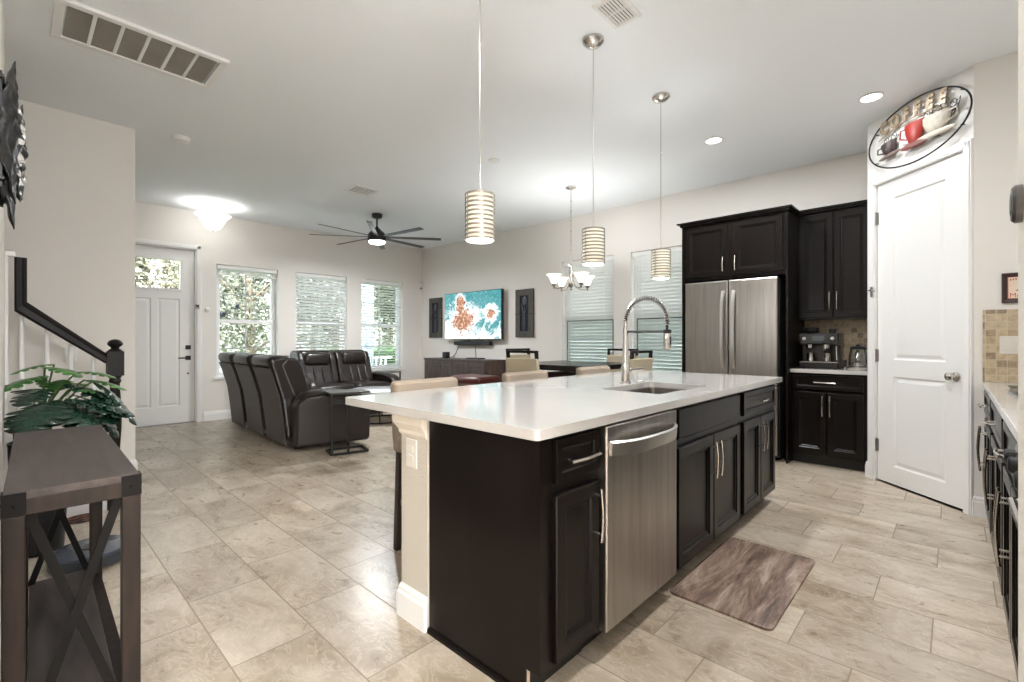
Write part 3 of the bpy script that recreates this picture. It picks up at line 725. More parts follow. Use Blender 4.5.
tag(MB().lathe([(.026, 0), (.026, .006), (.02, .009), (.004, .009)], (2.86, 1.52, .905), 20).build('air_gap_button', nickel, smooth=True), 'small flat metal button on the countertop behind the sink', 'button')

# faucet
t = thing('faucet', 'tall polished pull-down faucet with a coiled spring arch at the sink', 'faucet', (2.677, 1.525, .905))
fx, fy = 2.677, 1.525
m = MB(); m.lathe([(.034, .905), (.034, .912), (.026, .918), (.026, 1.02), (.019, 1.03), (.0175, 1.25), (.013, 1.258), (.012, 1.30)], (fx, fy, 0), 20); m.build('body', chrome, t, world=True, smooth=True)
y1_ = 1.248; R = (fy - y1_) / 2; arch = []
for i in range(25):
    a = PI * i / 24; arch.append(V3((fx, fy - R + R * math.cos(a), 1.298 + R * math.sin(a))))
arch.append(V3((fx, y1_, 1.265))); arch.append(V3((fx, y1_, 1.22)))
m = MB(); m.tube(arch, .0085, 10); m.build('hose', black_p, t, world=True, smooth=True)
m = MB(); pts = []; L_ = [0]
for i in range(1, 26): L_.append(L_[-1] + (arch[i] - arch[i - 1]).length)
turns = 30; NS = turns * 9
for i in range(NS + 1):
    s = L_[25] * i / NS; k = max(j for j in range(26) if L_[j] <= s + 1e-9); k = min(k, 24); f = (s - L_[k]) / (L_[k + 1] - L_[k])
    p = arch[k].lerp(arch[k + 1], f); d = (arch[k + 1] - arch[k]).normalized(); nrm = V3((1, 0, 0)); bn = d.cross(nrm); a = 2 * PI * turns * i / NS
    pts.append(p + (nrm * math.cos(a) + bn * math.sin(a)) * .0155)
m.tube(pts, .0028, 5); m.build('spring', chrome, t, world=True, smooth=True)
m = MB(); m.lathe([(.012, 1.235), (.020, 1.222), (.022, 1.16), (.024, 1.125), (.019, 1.123)], (fx, y1_, 0), 18); m.build('spray_head', chrome, t, world=True, smooth=True)
m = MB(); m.box(fx - .006, fx + .006, y1_ - .0245, y1_ - .020, 1.15, 1.20); m.build('spray_button', black_p, t, world=True)
m = MB(); m.tube([(fx, fy, 1.232), (fx, y1_ + .02, 1.232)], .008, 8); m.lathe([(.025, 1.222), (.025, 1.242), (.0205, 1.242), (.0205, 1.222)], (fx, y1_, 0), 16, close=True); m.build('support_arm', black_m, t, world=True, smooth=True)
m = MB(); m.tube([(fx, fy, .99), (fx + .03, fy - .02, .99)], .014, 10); m.tube([(fx + .03, fy - .02, .99), (fx + .10, fy - .07, 1.0)], .0055, 8); m.build('lever', chrome, t, world=True, smooth=True)

# floor mat
m = MB(); m.loops([[(x, y, 0.0005) for x, y in rrect(2.095, 2.935, .535, .972, .03)], [(x, y, .010) for x, y in rrect(2.095, 2.935, .535, .972, .03)], [(x, y, .012) for x, y in rrect(2.105, 2.925, .545, .962, .026)]])
tag(m.build('floor_mat', mat_wood_mat()), 'brown plank-print cushioned mat on the floor in front of the sink cabinet', 'mat')

# ================================================================== REFRIGERATOR WALL
F_k = Fr((0, 0, 0), (0, -1, 0), (-1, 0, 0))      # u = -y
def Fx(x): return Fr((x, 0, 0), (0, -1, 0), (-1, 0, 0))
t = thing('refrigerator', 'stainless french-door refrigerator in a dark cabinet surround', 'refrigerator', (5.38, 1.69, 0))
m = MB(); m.box(5.115, 5.72, 1.235, 2.145, .03, 1.79); m.build('cabinet_body', P('fridge_side_grey', (.030, .029, .029), .4), t, world=True, bevel=.004)
fd = Fx(5.11)
PRF = [(0, 0), (0, .045), (.004, .056), (.014, .062)]
for a, b, nm in ((-2.148, -1.697, 'door'), (-1.691, -1.238, 'door')):
    o = MB().panel(fd, a, b, .735, 1.798, PRF).build(nm, steel, t, world=True, smooth=True, angle=25)
    u = -1.745 if a < -2 else -1.640
    m = MB(); pts = []
    for i in range(15):
        q = -1 + 2 * i / 14; pts.append((u, 1.29 + q * .40, .062 + .050 * (1 - abs(q) ** 4)))
    rings = [[fd(u - .017, v, n - .008), fd(u + .017, v, n - .008), fd(u + .014, v, n + .010), fd(u - .014, v, n + .010)] for u, v, n in pts]
    m.loops(rings); m.build('door_handle', P('satin_handle', (.78, .77, .75), .28, 1.), o, world=True, smooth=True, angle=60)
o = MB().panel(fd, -2.148, -1.238, .06, .728, PRF).build('freezer_drawer', steel, t, world=True, smooth=True, angle=25)
m = MB(); rings = []
for i in range(15):
    q = -1 + 2 * i / 14; u = -1.693 + q * .38; n = .062 + .05 * (1 - abs(q) ** 4); rings.append([fd(u, .60, n - .006), fd(u, .626, n - .006), fd(u, .624, n + .01), fd(u, .602, n + .01)])
m.loops(rings); m.build('drawer_handle', chrome, o, world=True, smooth=True, angle=60)
m = MB()
for y in (1.30, 2.08): m.box(5.2, 5.6, y - .02, y + .02, 0, .03)
m.build('foot', black_p, t, world=True)

def crown(parent, x, ya, yb, z0, z1, left=True, right=True, xb=5.748, xr=5.748):
    """crown moulding round a cabinet top"""
    m = MB(); prof = [(0, z0), (.012, z0 + .006), (.018, z0 + .03), (.040, z1 - .014), (.042, z1)]
    rings = []
    for n, z in prof: rings.append([(xb, yb + (n if left else 0), z), (x - n, yb + (n if left else 0), z), (x - n, ya - (n if right else 0), z), (xr, ya - (n if right else 0), z)])
    m.loops(rings); return m.build('crown_molding', esp, parent, world=True)
t = thing('refrigerator_cabinet', 'espresso two-door cabinet and side panels surrounding the refrigerator', 'cabinet', (5.4, 1.69, 0))
m = MB(); m.box(5.075, 5.748, 1.173, 2.165, 1.815, 2.41); m.build('cabinet_body', esp, t, world=True)
for ya, yb in ((1.152, 1.172), (2.167, 2.187)): m = MB(); m.box(5.06, 5.748, ya, yb, 0, 2.452); m.build('side_panel', esp, t, world=True, bevel=.002)
fu = Fx(5.075)
door(t, fu, -2.145, -1.712, 1.85, 2.385, -1.742, 1.965, .15); door(t, fu, -1.652, -1.198, 1.85, 2.385, -1.622, 1.965, .15)
crown(t, 5.055, 1.152, 2.187, 2.41, 2.455, xr=5.375)
t = thing('wall_cabinet', 'tall espresso two-door wall cabinet above the espresso machine', 'cabinet', (5.58, .87, 1.385))
m = MB(); m.box(5.44, 5.748, .552, 1.149, 1.385, 2.43); m.build('cabinet_body', esp, t, world=True)
fu = Fx(5.44)
door(t, fu, -1.130, -.852, 1.40, 2.405, -.878, 1.56, .17); door(t, fu, -.844, -.567, 1.40, 2.405, -.818, 1.56, .17)
crown(t, 5.425, .552, 1.149, 2.43, 2.472, left=False, right=False)
t = thing('base_cabinet', 'espresso base cabinet with one drawer over two doors below the espresso machine', 'cabinet', (5.45, .87, 0))
fb = Fx(5.17); carcass(t, fb, -1.150, -.552, .575, CT, [(-1.10, -.59, .70, .84), (-1.10, -.59, .13, .655)])
door(t, fb, -1.130, -.585, .715, .85, -.87, .785, .17, DRW, False, 'drawer')
door(t, fb, -1.130, -.862, .115, .690, -.888, .57, .19); door(t, fb, -.854, -.585, .115, .690, -.828, .57, .19)
m = MB(); m.box(5.125, 5.748, .548, 1.151, CT, .905); tag(m.build('countertop', quartz, bevel=.004), 'short white countertop under the espresso machine between refrigerator and pantry', 'countertop')
struct(MB().box(5.738, 5.749, .547, 1.151, .906, 1.384).build('trim_5', splash_mat(1), world='keep'))

# espresso machine
t = thing('espresso_machine', 'black and steel espresso machine with a bean hopper on the short countertop', 'coffee machine', (5.42, .945, .905))
x0, x1, ya, yb = 5.30, 5.58, .79, 1.11
m = MB(); m.box(x0, x1, ya, yb, .912, .965); m.build('base', P('machine_steel', (.045, .043, .042), .28, .9), t, world=True, bevel=.006)
m = MB(); m.box(x0 + .13, x1, ya, yb, .965, 1.14); m.build('back_body', MATS['machine_steel'], t, world=True, bevel=.004)
m = MB(); m.box(x0 - .005, x1, ya - .003, yb + .003, 1.135, 1.245); m.build('head', MATS['machine_steel'], t, world=True, bevel=.012)
m = MB(); fe = Fx(x0 - .005); m.fbox(fe, -1.095, -.805, 1.15, 1.235, 0, .004); m.build('control_panel', black_p, t, world=True)
m = MB(); m.fbox(fe, -1.00, -.90, 1.175, 1.22, .004, .006); m.build('display', P('display_glow', (.08, .09, .1), .2), t, world=True)
for y in (1.065, .835): m = MB(); lathe_n(m, Fr((x0 - .009, y, 1.195), (0, -1, 0), (-1, 0, 0)), [(.018, 0), (.018, .012), (.014, .016)], 16); m.build('dial', chrome, t, world=True, smooth=True)
m = MB(); m.lathe([(.05, 1.245), (.068, 1.27), (.068, 1.30), (.05, 1.305), (.02, 1.312)], (5.42, 1.03, 0), 20); m.build('bean_hopper', black_p, t, world=True, smooth=True)
m = MB(); m.lathe([(.028, 1.245), (.03, 1.265), (.03, 1.285), (.01, 1.29)], (5.40, .85, 0), 16); m.build('tamper_knob', black_p, t, world=True, smooth=True)
m = MB(); m.lathe([(.03, 1.095), (.034, 1.10), (.034, 1.137)], (x0 + .06, .90, 0), 18); m.build('group_head', chrome, t, world=True, smooth=True)
m = MB(); m.lathe([(.026, 1.10), (.03, 1.105), (.03, 1.137)], (x0 + .06, 1.035, 0), 18); m.build('grinder_spout', chrome, t, world=True, smooth=True)
m = MB(); m.lathe([(.028, 1.07), (.036, 1.08), (.036, 1.10)], (x0 + .06, .90, 0), 18); m.tube([(x0 + .03, .90, 1.087), (x0 - .06, .905, 1.075)], .011, 8); m.build('portafilter', black_p, t, world=True, smooth=True)
m = MB(); m.tube([(x0 + .04, .815, 1.135), (x0 + .02, .81, 1.06), (x0 + .01, .805, .99)], .006, 8); m.build('steam_wand', chrome, t, world=True, smooth=True)
m = MB(); m.box(x0 - .01, x0 + .12, ya + .01, yb - .01, .965, .972); m.build('drip_tray', chrome, t, world=True)
m = MB()
for sy in (ya + .03, yb - .03):
    for sx_ in (x0 + .03, x1 - .03): m.cyl((sx_, sy, 0), .012, .905, .912, 12)
m.build('foot', black_p, t, world=True)
for y, lab in ((.89, 'steel milk jug under the portafilter of the espresso machine'), (1.025, 'steel milk jug under the grinder side of the espresso machine')):
    j = thing('milk_jug', lab, 'jug', (x0 + .055, y, .972), 0, 'steel jugs in the espresso machine')
    m = MB(); m.lathe([(.030, 0), (.034, .004), (.034, .03), (.028, .075), (.030, .082), (.028, .082), (.026, .075), (.031, .03), (.031, .006)], n=20); m.build('jug_body', chrome, j, smooth=True)
    m = MB(); m.tube([(-.032, 0, .03), (-.055, 0, .04), (-.055, 0, .065), (-.029, 0, .07)], .004, 6); m.build('handle', chrome, j, smooth=True)
# glass kettle
t = thing('glass_kettle', 'clear glass kettle on a silver base beside the espresso machine', 'kettle', (5.33, .645, .905))
m = MB(); m.lathe([(.078, 0), (.082, .01), (.082, .025), (.070, .034), (.02, .036)], n=28); m.build('base', nickel, t, smooth=True)
m = MB(); m.lathe([(.066, .038), (.072, .05), (.070, .12), (.058, .185), (.056, .19)], n=28, cap0=True, cap1=False); m.build('jar', jar_g, t, smooth=True, solid=.003)
m = MB(); m.lathe([(.060, .188), (.061, .205), (.05, .215), (.016, .218), (.016, .232), (.004, .236)], n=24); m.build('lid', black_p, t, smooth=True)
m = MB(); m.lathe([(.068, .037), (.068, .07), (.06, .07), (.06, .037)], n=24, close=True); m.build('collar', nickel, t, smooth=True)
m = MB(); m.tube([(0, -.062, .195), (0, -.105, .19), (0, -.11, .12), (0, -.08, .06)], .009, 8); m.build('handle', black_p, t, smooth=True)
m = MB(); m.lathe([(.018, .05), (.022, .06), (.022, .15), (.01, .18)], n=16); m.build('infuser', chrome, t, smooth=True)
t = thing('tamper', 'small dark tamper standing between espresso machine and glass kettle', 'tamper', (5.40, .752, .905))
m = MB(); m.lathe([(.022, 0), (.022, .02), (.010, .026)], n=16); m.build('foot_disc', chrome, t, smooth=True)
m = MB(); m.lathe([(.010, .026), (.014, .05), (.018, .075), (.012, .088), (.002, .09)], n=16); m.build('grip', dkwood, t, smooth=True)

# ================================================================== RIGHT-HAND RUN
F_r = Fr((0, -.165, 0), (-1, 0, 0), (0, 1, 0))            # u = -x , faces +y
def rcab(x0, x1, lab, doors):
    t = thing('base_cabinet', lab, 'cabinet', ((x0 + x1) / 2, -.45, 0), 0, 'cabinets under the right-hand counter')
    carcass(t, F_r, -x1, -x0, .56, CT, [(-x1 + .04, -x0 - .04, .70, .84), (-x1 + .04, -x0 - .04, .13, .655)])
    um = -(x0 + x1) / 2
    door(t, F_r, -x1 + .03, -x0 - .03, .71, .852, um, .78, .15, DRW, False, 'drawer')
    if doors == 1: door(t, F_r, -x1 + .03, -x0 - .03, .11, .67, -x0 - .065, .52, .26)
    else:
        door(t, F_r, -x1 + .03, um - .004, .11, .67, um - .035, .52, .26); door(t, F_r, um + .004, -x0 - .03, .11, .67, um + .035, .52, .26)
rcab(3.66, 4.415, 'dark base cabinet against the pantry wall under the right-hand counter', 2)
rcab(2.80, 3.65, 'dark two-door base cabinet in the middle of the right-hand counter', 2)
rcab(2.0, 2.79, 'dark base cabinet nearest the range under the right-hand counter', 2)
m = MB(); m.box(1.985, 4.419, -.768, -.138, CT, .905); tag(m.build('countertop', quartz, bevel=.004), 'white countertop running along the right side below the small framed picture', 'countertop')
struct(MB().box(4.408, 4.4195, -.768, -.138, .906, 1.378).build('trim_6', splash_mat(1), world='keep'))
struct(MB().box(2.0, 4.408, -.7695, -.758, .906, 1.378).build('trim_7', splash_mat(0), world='keep'))
t = thing('cooktop_tray', 'dark metal tray lying on the right-hand counter', 'tray', (3.63, -.37, .905))
m = MB(); m.loops([[(x, y, 0) for x, y in rrect(-.22, .22, -.14, .14, .03)], [(x, y, .02) for x, y in rrect(-.235, .235, -.155, .155, .04)], [(x, y, .02) for x, y in rrect(-.228, .228, -.148, .148, .036)], [(x, y, .006) for x, y in rrect(-.213, .213, -.133, .133, .028)]]); m.build('tray_body', P('pewter', (.22, .20, .18), .4, .8), t)
m = MB()
for s in (-1, 1): m.tube([(s * .23, -.05, .018), (s * .26, -.04, .024), (s * .26, .04, .024), (s * .23, .05, .018)], .004, 6)
m.build('handle', MATS['pewter'], t)
t = thing('range', 'stainless range with front controls at the near end of the right-hand counter', 'range', (1.6, -.45, 0))
m = MB(); m.box(1.21, 1.97, -.765, -.19, .03, .895); m.build('oven_body', steel_d, t, world=True, bevel=.003)
m = MB(); m.box(1.21, 1.97, -.765, -.15, .895, .912); m.build('glass_cooktop', black_p, t, world=True, bevel=.004)
fo = Fr((0, -.19, 0), (-1, 0, 0), (0, 1, 0))
m = MB(); m.loops([[fo(u, .80, 0), fo(u, .80, .045), fo(u, .83, .075), fo(u, .885, .06), fo(u, .905, .03), fo(u, .905, 0)] for u in (-1.97, -1.21)]); m.build('control_panel', nickel, t, world=True, bevel=.004)
for x in (1.90, 1.78, 1.59, 1.40, 1.28): m = MB(); lathe_n(m, Fr(fo(-x, .855, .067), (-1, 0, 0), (0, 1, 0)), [(.022, 0), (.022, .018), (.016, .022)], 16); m.build('knob', black_p, t, world=True, smooth=True)
o = MB().panel(fo, -1.965, -1.215, .20, .785, [(0, 0), (0, .03), (.006, .036), (.09, .036), (.094, .033)]).build('oven_door', steel_d, t, world=True)
m = MB(); m.tube([fo(u, .735, .036) for u in (-1.90,)] + [fo(-1.90, .735, .072), fo(-1.28, .735, .072), fo(-1.28, .735, .036)], .010, 8); m.build('oven_handle', nickel, o, world=True, smooth=True)
o = MB().panel(fo, -1.965, -1.215, .05, .19, [(0, 0), (0, .03), (.006, .036)]).build('warming_drawer', steel_d, t, world=True)
m = MB()
for x in (1.25, 1.93):
    for y in (-.72, -.24): m.cyl((x, y, 0), .018, 0, .03, 12)
m.build('foot', black_p, t, world=True)
# framed picture and switch on the side wall
fs = Fx(4.42)
t = thing('framed_picture', 'small red and cream picture in a dark frame above the mosaic backsplash', 'picture', (4.41, -.33, 1.42))
m = MB(); m.panel(fs, .225, .435, 1.42, 1.612, [(0, 0), (0, .018), (.006, .022), (.022, .018), (.026, .010)]); m.build('frame', P('frame_mahogany', (.035, .012, .012), .35), t, world=True)
m = MB(); m.fbox(fs, .251, .409, 1.446, 1.586, .010, .011); m.build('print', P('print_red', (.42, .07, .045), .6), t, world=True)
m = MB(); m.fbox(fs, .255, .405, 1.449, 1.583, .011, .012); m.build('print_ground', P('print_cream', (.72, .60, .48), .6), t, world=True)
m = MB(); m.prism([(.285, 1.497), (.33, 1.525), (.375, 1.497), (.35, 1.49), (.31, 1.49)], fs, .012, .013); m.prism([(.322, 1.53), (.338, 1.53), (.335, 1.55), (.325, 1.55)], fs, .012, .013); m.build('dish_motif', P('print_motif', (.30, .07, .045), .6), t, world=True)
text_mesh('Me', .040, fs.at(.285, 1.455, .012), .001, MATS['print_red'], 'lettering', t)
m = MB()
for i in range(6): m.fbox(fs, .262 + i * .012, .268 + i * .012, 1.562 + i * .002, 1.574 + i * .002, .012, .013)
m.build('script_line', MATS['print_motif'], t, world=True)
t = thing('light_switch', 'cream double switch plate on the mosaic backsplash', 'switch', (4.405, -.28, 1.09))
fq = Fx(4.408)
m = MB(); m.fbox(fq, .215, .335, 1.09, 1.205, 0, .006); m.build('plate', MATS['ivory_plastic'], t, world=True, bevel=.003)
for u in (.245, .298): m = MB(); m.fbox(fq, u - .017, u + .017, 1.113, 1.182, .006, .010); m.build('rocker', MATS['ivory_plastic'], t, world=True, bevel=.003)
# round fitting on the near wall edge
t = thing('wall_fitting', 'round grey metal fitting sticking out from the pale wall edge at the far right', 'fitting', (.80, -.0575, 1.30))
fw = Fr((.80, -.0575, 1.338), (-1, 0, 0), (0, 1, 0))
m = MB(); lathe_n(m, fw, [(.022, 0), (.022, .006), (.019, .009), (.014, .009)], 28); m.build('rim', steel_d, t, world=True, smooth=True)
m = MB(); lathe_n(m, fw, [(.014, .0088), (.012, .0098), (.002, .0098)], 24); m.build('face', black_p, t, world=True, smooth=True)

# ================================================================== COFFEE SIGN above the pantry door
t = thing('coffee_sign', 'oval wire wall sign with the word COFFEE over three cups above the pantry door', 'sign', F_pan(.455, 2.53, .02))
ft = F_pan.at(.483, 2.775, .025); EA, EB = .434, .238
m = MB(); m.tube([ft(EA * math.cos(2 * PI * i / 64), EB * math.sin(2 * PI * i / 64), 0) for i in range(64)], .006, 8, close=True); m.build('oval_ring', black_m, t, world=True, smooth=True)
tanm = P('tan_metal', (.36, .28, .19), .45, .3, nscale=30, namp=.4)
for i, ch in enumerate('COFFEE'):
    u = -.262 + i * .098; v = .040 + .10 * math.sqrt(max(0, 1 - (u / EA) ** 2)) - .03
    a = -.0 + (-u) * .7
    f2 = Fr(ft(u, v, .004), F_pan.U, F_pan.N); f2.U = F_pan.U * math.cos(a) + V3((0, 0, 1)) * math.sin(a); f2.V = V3((0, 0, 1)) * math.cos(a) - F_pan.U * math.sin(a)
    text_mesh(ch, .135, f2, .012, tanm, 'letter', t, width=.80, bold=.007)
m = MB(); m.tube([ft(-.33 + .60 * i / 12, .055 + .05 * math.sin(PI * i / 12), 0) for i in range(13)], .006, 6); m.build('letter_rail', tanm, t, world=True)
def cup(uc, vc, w, h, mat, tilt, saucer, hside):
    f2 = Fr(ft(uc, vc, .005), F_pan.U, F_pan.N); f2.U = F_pan.U * math.cos(tilt) + V3((0, 0, 1)) * math.sin(tilt); f2.V = V3((0, 0, 1)) * math.cos(tilt) - F_pan.U * math.sin(tilt)
    m = MB(); prof = [(.40, 0), (.62, .12), (.82, .38), (.95, .70), (1.0, 1.0)]; rings = []
    for r, z in prof: rings.append([f2(w * r * math.cos(PI * k / 12), h * z, .03 * r * math.sin(PI * k / 12)) for k in range(13)])
    m.loops(rings); c = m.build('cup', mat, t, world=True, smooth=True, angle=50)
    m = MB(); m.tube([f2(hside * w * .86, h * .85, .008), f2(hside * w * 1.35, h * .88, .008), f2(hside * w * 1.45, h * .5, .008), f2(hside * w * .75, h * .3, .008)], .006, 6); m.build('handle', mat, c, world=True)
    if saucer:
        m = MB(); m.loops([[f2(w * 1.35 * q * math.cos(2 * PI * k / 24), -.012 + h * .16 * q * math.sin(2 * PI * k / 24), n) for k in range(24)] for q, n in ((1, 0), (1, .012), (.6, .018), (.2, .018))]); m.build('saucer', saucer, t, world=True, smooth=True, angle=50)
cup(-.215, -.095, .075, .095, P('cup_dark_brown', (.045, .028, .026), .4), .10, P('saucer_brown', (.17, .12, .10), .4), -1)
cup(.01, -.10, .085, .155, P('cup_red', (.27, .020, .013), .35), .0, P('saucer_red', (.16, .05, .04), .4), -1)
cup(.185, -.09, .115, .125, P('cup_cream', (.47, .43, .36), .4, nscale=30, namp=.2), -.05, P('saucer_cream', (.50, .45, .37), .4), 1)
for uc, vc, r, turns in ((.24, .08, .045, 2), (.17, .065, .04, 2), (.10, .06, .035, 2), (-.19, .03, .035, 2), (-.26, .02, .03, 2), (.30, .05, .035, 2)):
    m = MB(); m.tube([ft(uc + r * (.4 + .6 * i / 40) * math.cos(2 * PI * turns * i / 40) + .02 * i / 40, vc + r * 1.1 * (.4 + .6 * i / 40) * math.sin(2 * PI * turns * i / 40), .004) for i in range(41)], .0028, 5)
    m.build('steam_curl', P('bronze_wire', (.12, .10, .085), .4, .6), t, world=True)
m = MB(); m.prism([(.09, -.11), (.36, .08), (.34, .02), (.20, -.13)], ft, -.004, .002); m.build('spoon_leaf', MATS['cup_dark_brown'], t, world=True)
m = MB()
for u, v in ((-.36, .12), (.36, .12), (-.36, -.12), (.36, -.12)): m.tube([ft(u, v, 0), ft(u, v, -.024)], .004, 6)
m.build('standoff', black_m, t, world=True)

# ================================================================== CEILING FITTINGS
t = thing('return_air_grille', 'large six-panel white and grey return air grille in the ceiling by the staircase', 'vent', (.575, 3.73, CH - .03))
gx0, gx1, gy0, gy1 = .155, .985, 3.49, 3.965; zc = CH
fg = P('grille_filter_grey', (.27, .245, .215), .8, nscale=3, namp=.1, bump=.3, bscale=300)
m = MB(); b = .045
for a, c, d, e in ((gx0, gx1, gy0, gy0 + b), (gx0, gx1, gy1 - b, gy1), (gx0, gx0 + b, gy0 + b, gy1 - b), (gx1 - b, gx1, gy0 + b, gy1 - b)): m.box(a, c, d, e, zc - .022, zc)
m.build('frame', white_m, t, world=True, bevel=.004)
n6 = 6; wv = (gx1 - gx0 - 2 * b) / n6
for k in range(1, n6): m = MB(); x = gx0 + b + k * wv; m.box(x - .009, x + .009, gy0 + b, gy1 - b, zc - .018, zc); m.build('divider_bar', white_m, t, world=True, bevel=.002)
for k in range(n6):
    m = MB(); a = gx0 + b + k * wv + .009; c = a + wv - .018; m.box(a, c, gy0 + b, gy1 - b, zc - .005, zc - .001)
    for q in range(14): y = gy0 + b + .01 + q * (gy1 - gy0 - 2 * b - .02) / 13; m.bar((a, y, zc - .010), (c, y, zc - .010), .014, .0012, (0, .5, 1))
    m.build('louvre_panel', fg, t, world=True)
def supply(name_label, cx_, cy_, rz, wx, wy, n):
    t = thing('supply_vent', name_label, 'vent', (cx_, cy_, CH - .02), rz, 'louvred supply vents in the ceiling')
    m = MB(); b = .024; hx, hy = wx / 2, wy / 2
    for a, c, d, e in ((-hx, hx, -hy, -hy + b), (-hx, hx, hy - b, hy), (-hx, -hx + b, -hy + b, hy - b), (hx - b, hx, -hy + b, hy - b), (-.006, .006, -hy + b, hy - b)): m.box(a, c, d, e, .008, .02)
    m.build('frame', white_m, t, bevel=.003)
    m = MB(); m.box(-hx + b, hx - b, -hy + b, hy - b, .0185, .0198); m.build('duct_shadow_box', P('duct_dark', (.05, .042, .032), .9), t)
    m = MB()
    for k in range(n):
        y = -hy + b + (k + .5) * (wy - 2 * b) / n
        for a, c in ((-hx + b, -.006), (.006, hx - b)): m.bar((a, y, .012), (c, y, .012), .011, .0015, (0, .7, 1))
    m.build('louvre', white_m, t)
supply('white louvred ceiling vent above the middle pendant', 2.325, 1.375, 0, .25, .175, 7)
supply('white louvred ceiling vent beside the ceiling fan', 2.955, 5.32, 0, .32, .32, 6)
m = MB(); m.lathe([(.072, CH), (.072, CH - .012), (.066, CH - .02), (.064, CH - .034), (.045, CH - .042), (.01, CH - .044)], (1.057, 5.15, 0), 28); tag(m.build('smoke_detector', white_m, smooth=True), 'round white smoke detector on the ceiling near the end of the stair wall', 'smoke detector')
m = MB(); m.lathe([(.06, CH), (.058, CH - .008), (.02, CH - .012)], (3.40, 3.45, 0), 24); tag(m.build('blank_cover', white_m, smooth=True), 'small round white cap on the ceiling behind the first pendant', 'ceiling plate')

def downlight(x, y, label, power=17):
    t = thing('recessed_light', label, 'light', (x, y, CH - .01), 0, 'recessed ceiling lights')
    m = MB(); m.lathe([(.082, CH), (.082, CH - .005), (.066, CH - .009), (.066, CH)], (x, y, 0), 32, close=True); m.build('trim_ring', white_m, t, world=True, smooth=True)
    m = MB(); m.lathe([(.065, CH - .004), (.05, CH - .007), (.01, CH - .008)], (x, y, 0), 28); m.build('diffuser', led_m, t, world=True, smooth=True)
    l = lamp('downlight_lamp', 'AREA', (0, 0, -.012), power, (.97, .985, 1), .13, t); return t
downlight(4.48, .46, 'round lit recessed light in the ceiling beside the coffee sign', 2.5)
downlight(4.447, 1.62, 'round lit recessed light in the ceiling before the refrigerator')
downlight(2.30, .30, 'unseen recessed fill light added above the camera side of the kitchen', 22)  # out-of-view lamp added to brighten the kitchen
downlight(.62, 1.75, 'unseen recessed fill light added above the aisle beside the console table', 5)  # extra lamp outside the frame, added to lift the aisle and its bounce

t = thing('added_fill_globe', 'unseen globe fill light added behind the camera', 'pendant light', (.12, -1.35, 1.95))  # added fill light, out of view, to brighten stair wall and left ceiling
m = MB(); m.lathe([(.065, CH - 1.95), (.06, CH - 1.975), (.01, CH - 1.99)], n=24); m.build('canopy', nickel, t, smooth=True)
m = MB(); m.tube([(0, 0, CH - 1.98), (0, 0, .25)], .005, 8); m.build('rod', nickel, t)
m = MB(); m.lathe([(.012, .29), (.03, .27), (.035, .245)], n=20); m.build('holder', nickel, t, smooth=True)
lamp('globe_fill_lamp', 'POINT', (0, 0, .12), 105, (.98, .985, 1), .12, t)

def pendant(x, y, label):
    t = thing('pendant_light', label, 'pendant light', (x, y, 1.645), 0, 'banded pendant lights over the island')
    h = .218; r = .069
    m = MB(); m.lathe([(.065, CH - 1.645), (.065, CH - 1.66), (.045, CH - 1.68), (.010, CH - 1.69)], n=28); m.build('canopy', nickel, t, smooth=True)
    m = MB(); m.tube([(0, 0, CH - 1.685), (0, 0, h + .02)], .0035, 8); m.build('rod', nickel, t)
    m = MB(); m.lathe([(r - .006, .006), (r - .006, h - .004)], n=32, cap0=False, cap1=False); m.build('glass_shade', P('pendant_glass', (.92, .88, .78), .4, emit=(1, .90, .68), estr=.24), t, smooth=True, solid=.002)
    m = MB()
    for k in range(11):
        z = .005 + k * (h - .010) / 10; m.lathe([(r - .002, z - .0042), (r + .002, z - .0042), (r + .002, z + .0042), (r - .002, z + .0042)], n=36, close=True)
    m.build('band', P('band_nickel', (.36, .33, .29), .3, 1.), t, smooth=True, angle=40)
    m = MB()
    for k in range(3):
        a = 2 * PI * k / 3 + .9; m.tube([((r + .001) * math.cos(a), (r + .001) * math.sin(a), 0), ((r + .001) * math.cos(a), (r + .001) * math.sin(a), h)], .003, 6)
    m.build('upright', nickel, t)
    m = MB(); m.tube([(0, 0, h + .02), (0, 0, h - .06)], .008, 8)
    for k in range(3): a = 2 * PI * k / 3 + .9; m.tube([(0, 0, h + .012), (r * math.cos(a), r * math.sin(a), h - .002)], .003, 6)
    m.build('spider', nickel, t)
    lamp('pendant_lamp', 'POINT', (0, 0, .025), 6, (.97, .985, 1), .045, t); lamp('pendant_uplight', 'POINT', (0.03, 0, h - .012), 1.0, (.97, .985, 1), .012, t)
    return t
pendant(1.503, 1.62, 'banded nickel pendant light hanging nearest, over the near end of the island')
pendant(2.453, 1.62, 'banded nickel pendant light hanging over the middle of the island by the chandelier')
pendant(3.37, 1.62, 'banded nickel pendant light hanging over the far end of the island by the refrigerator')

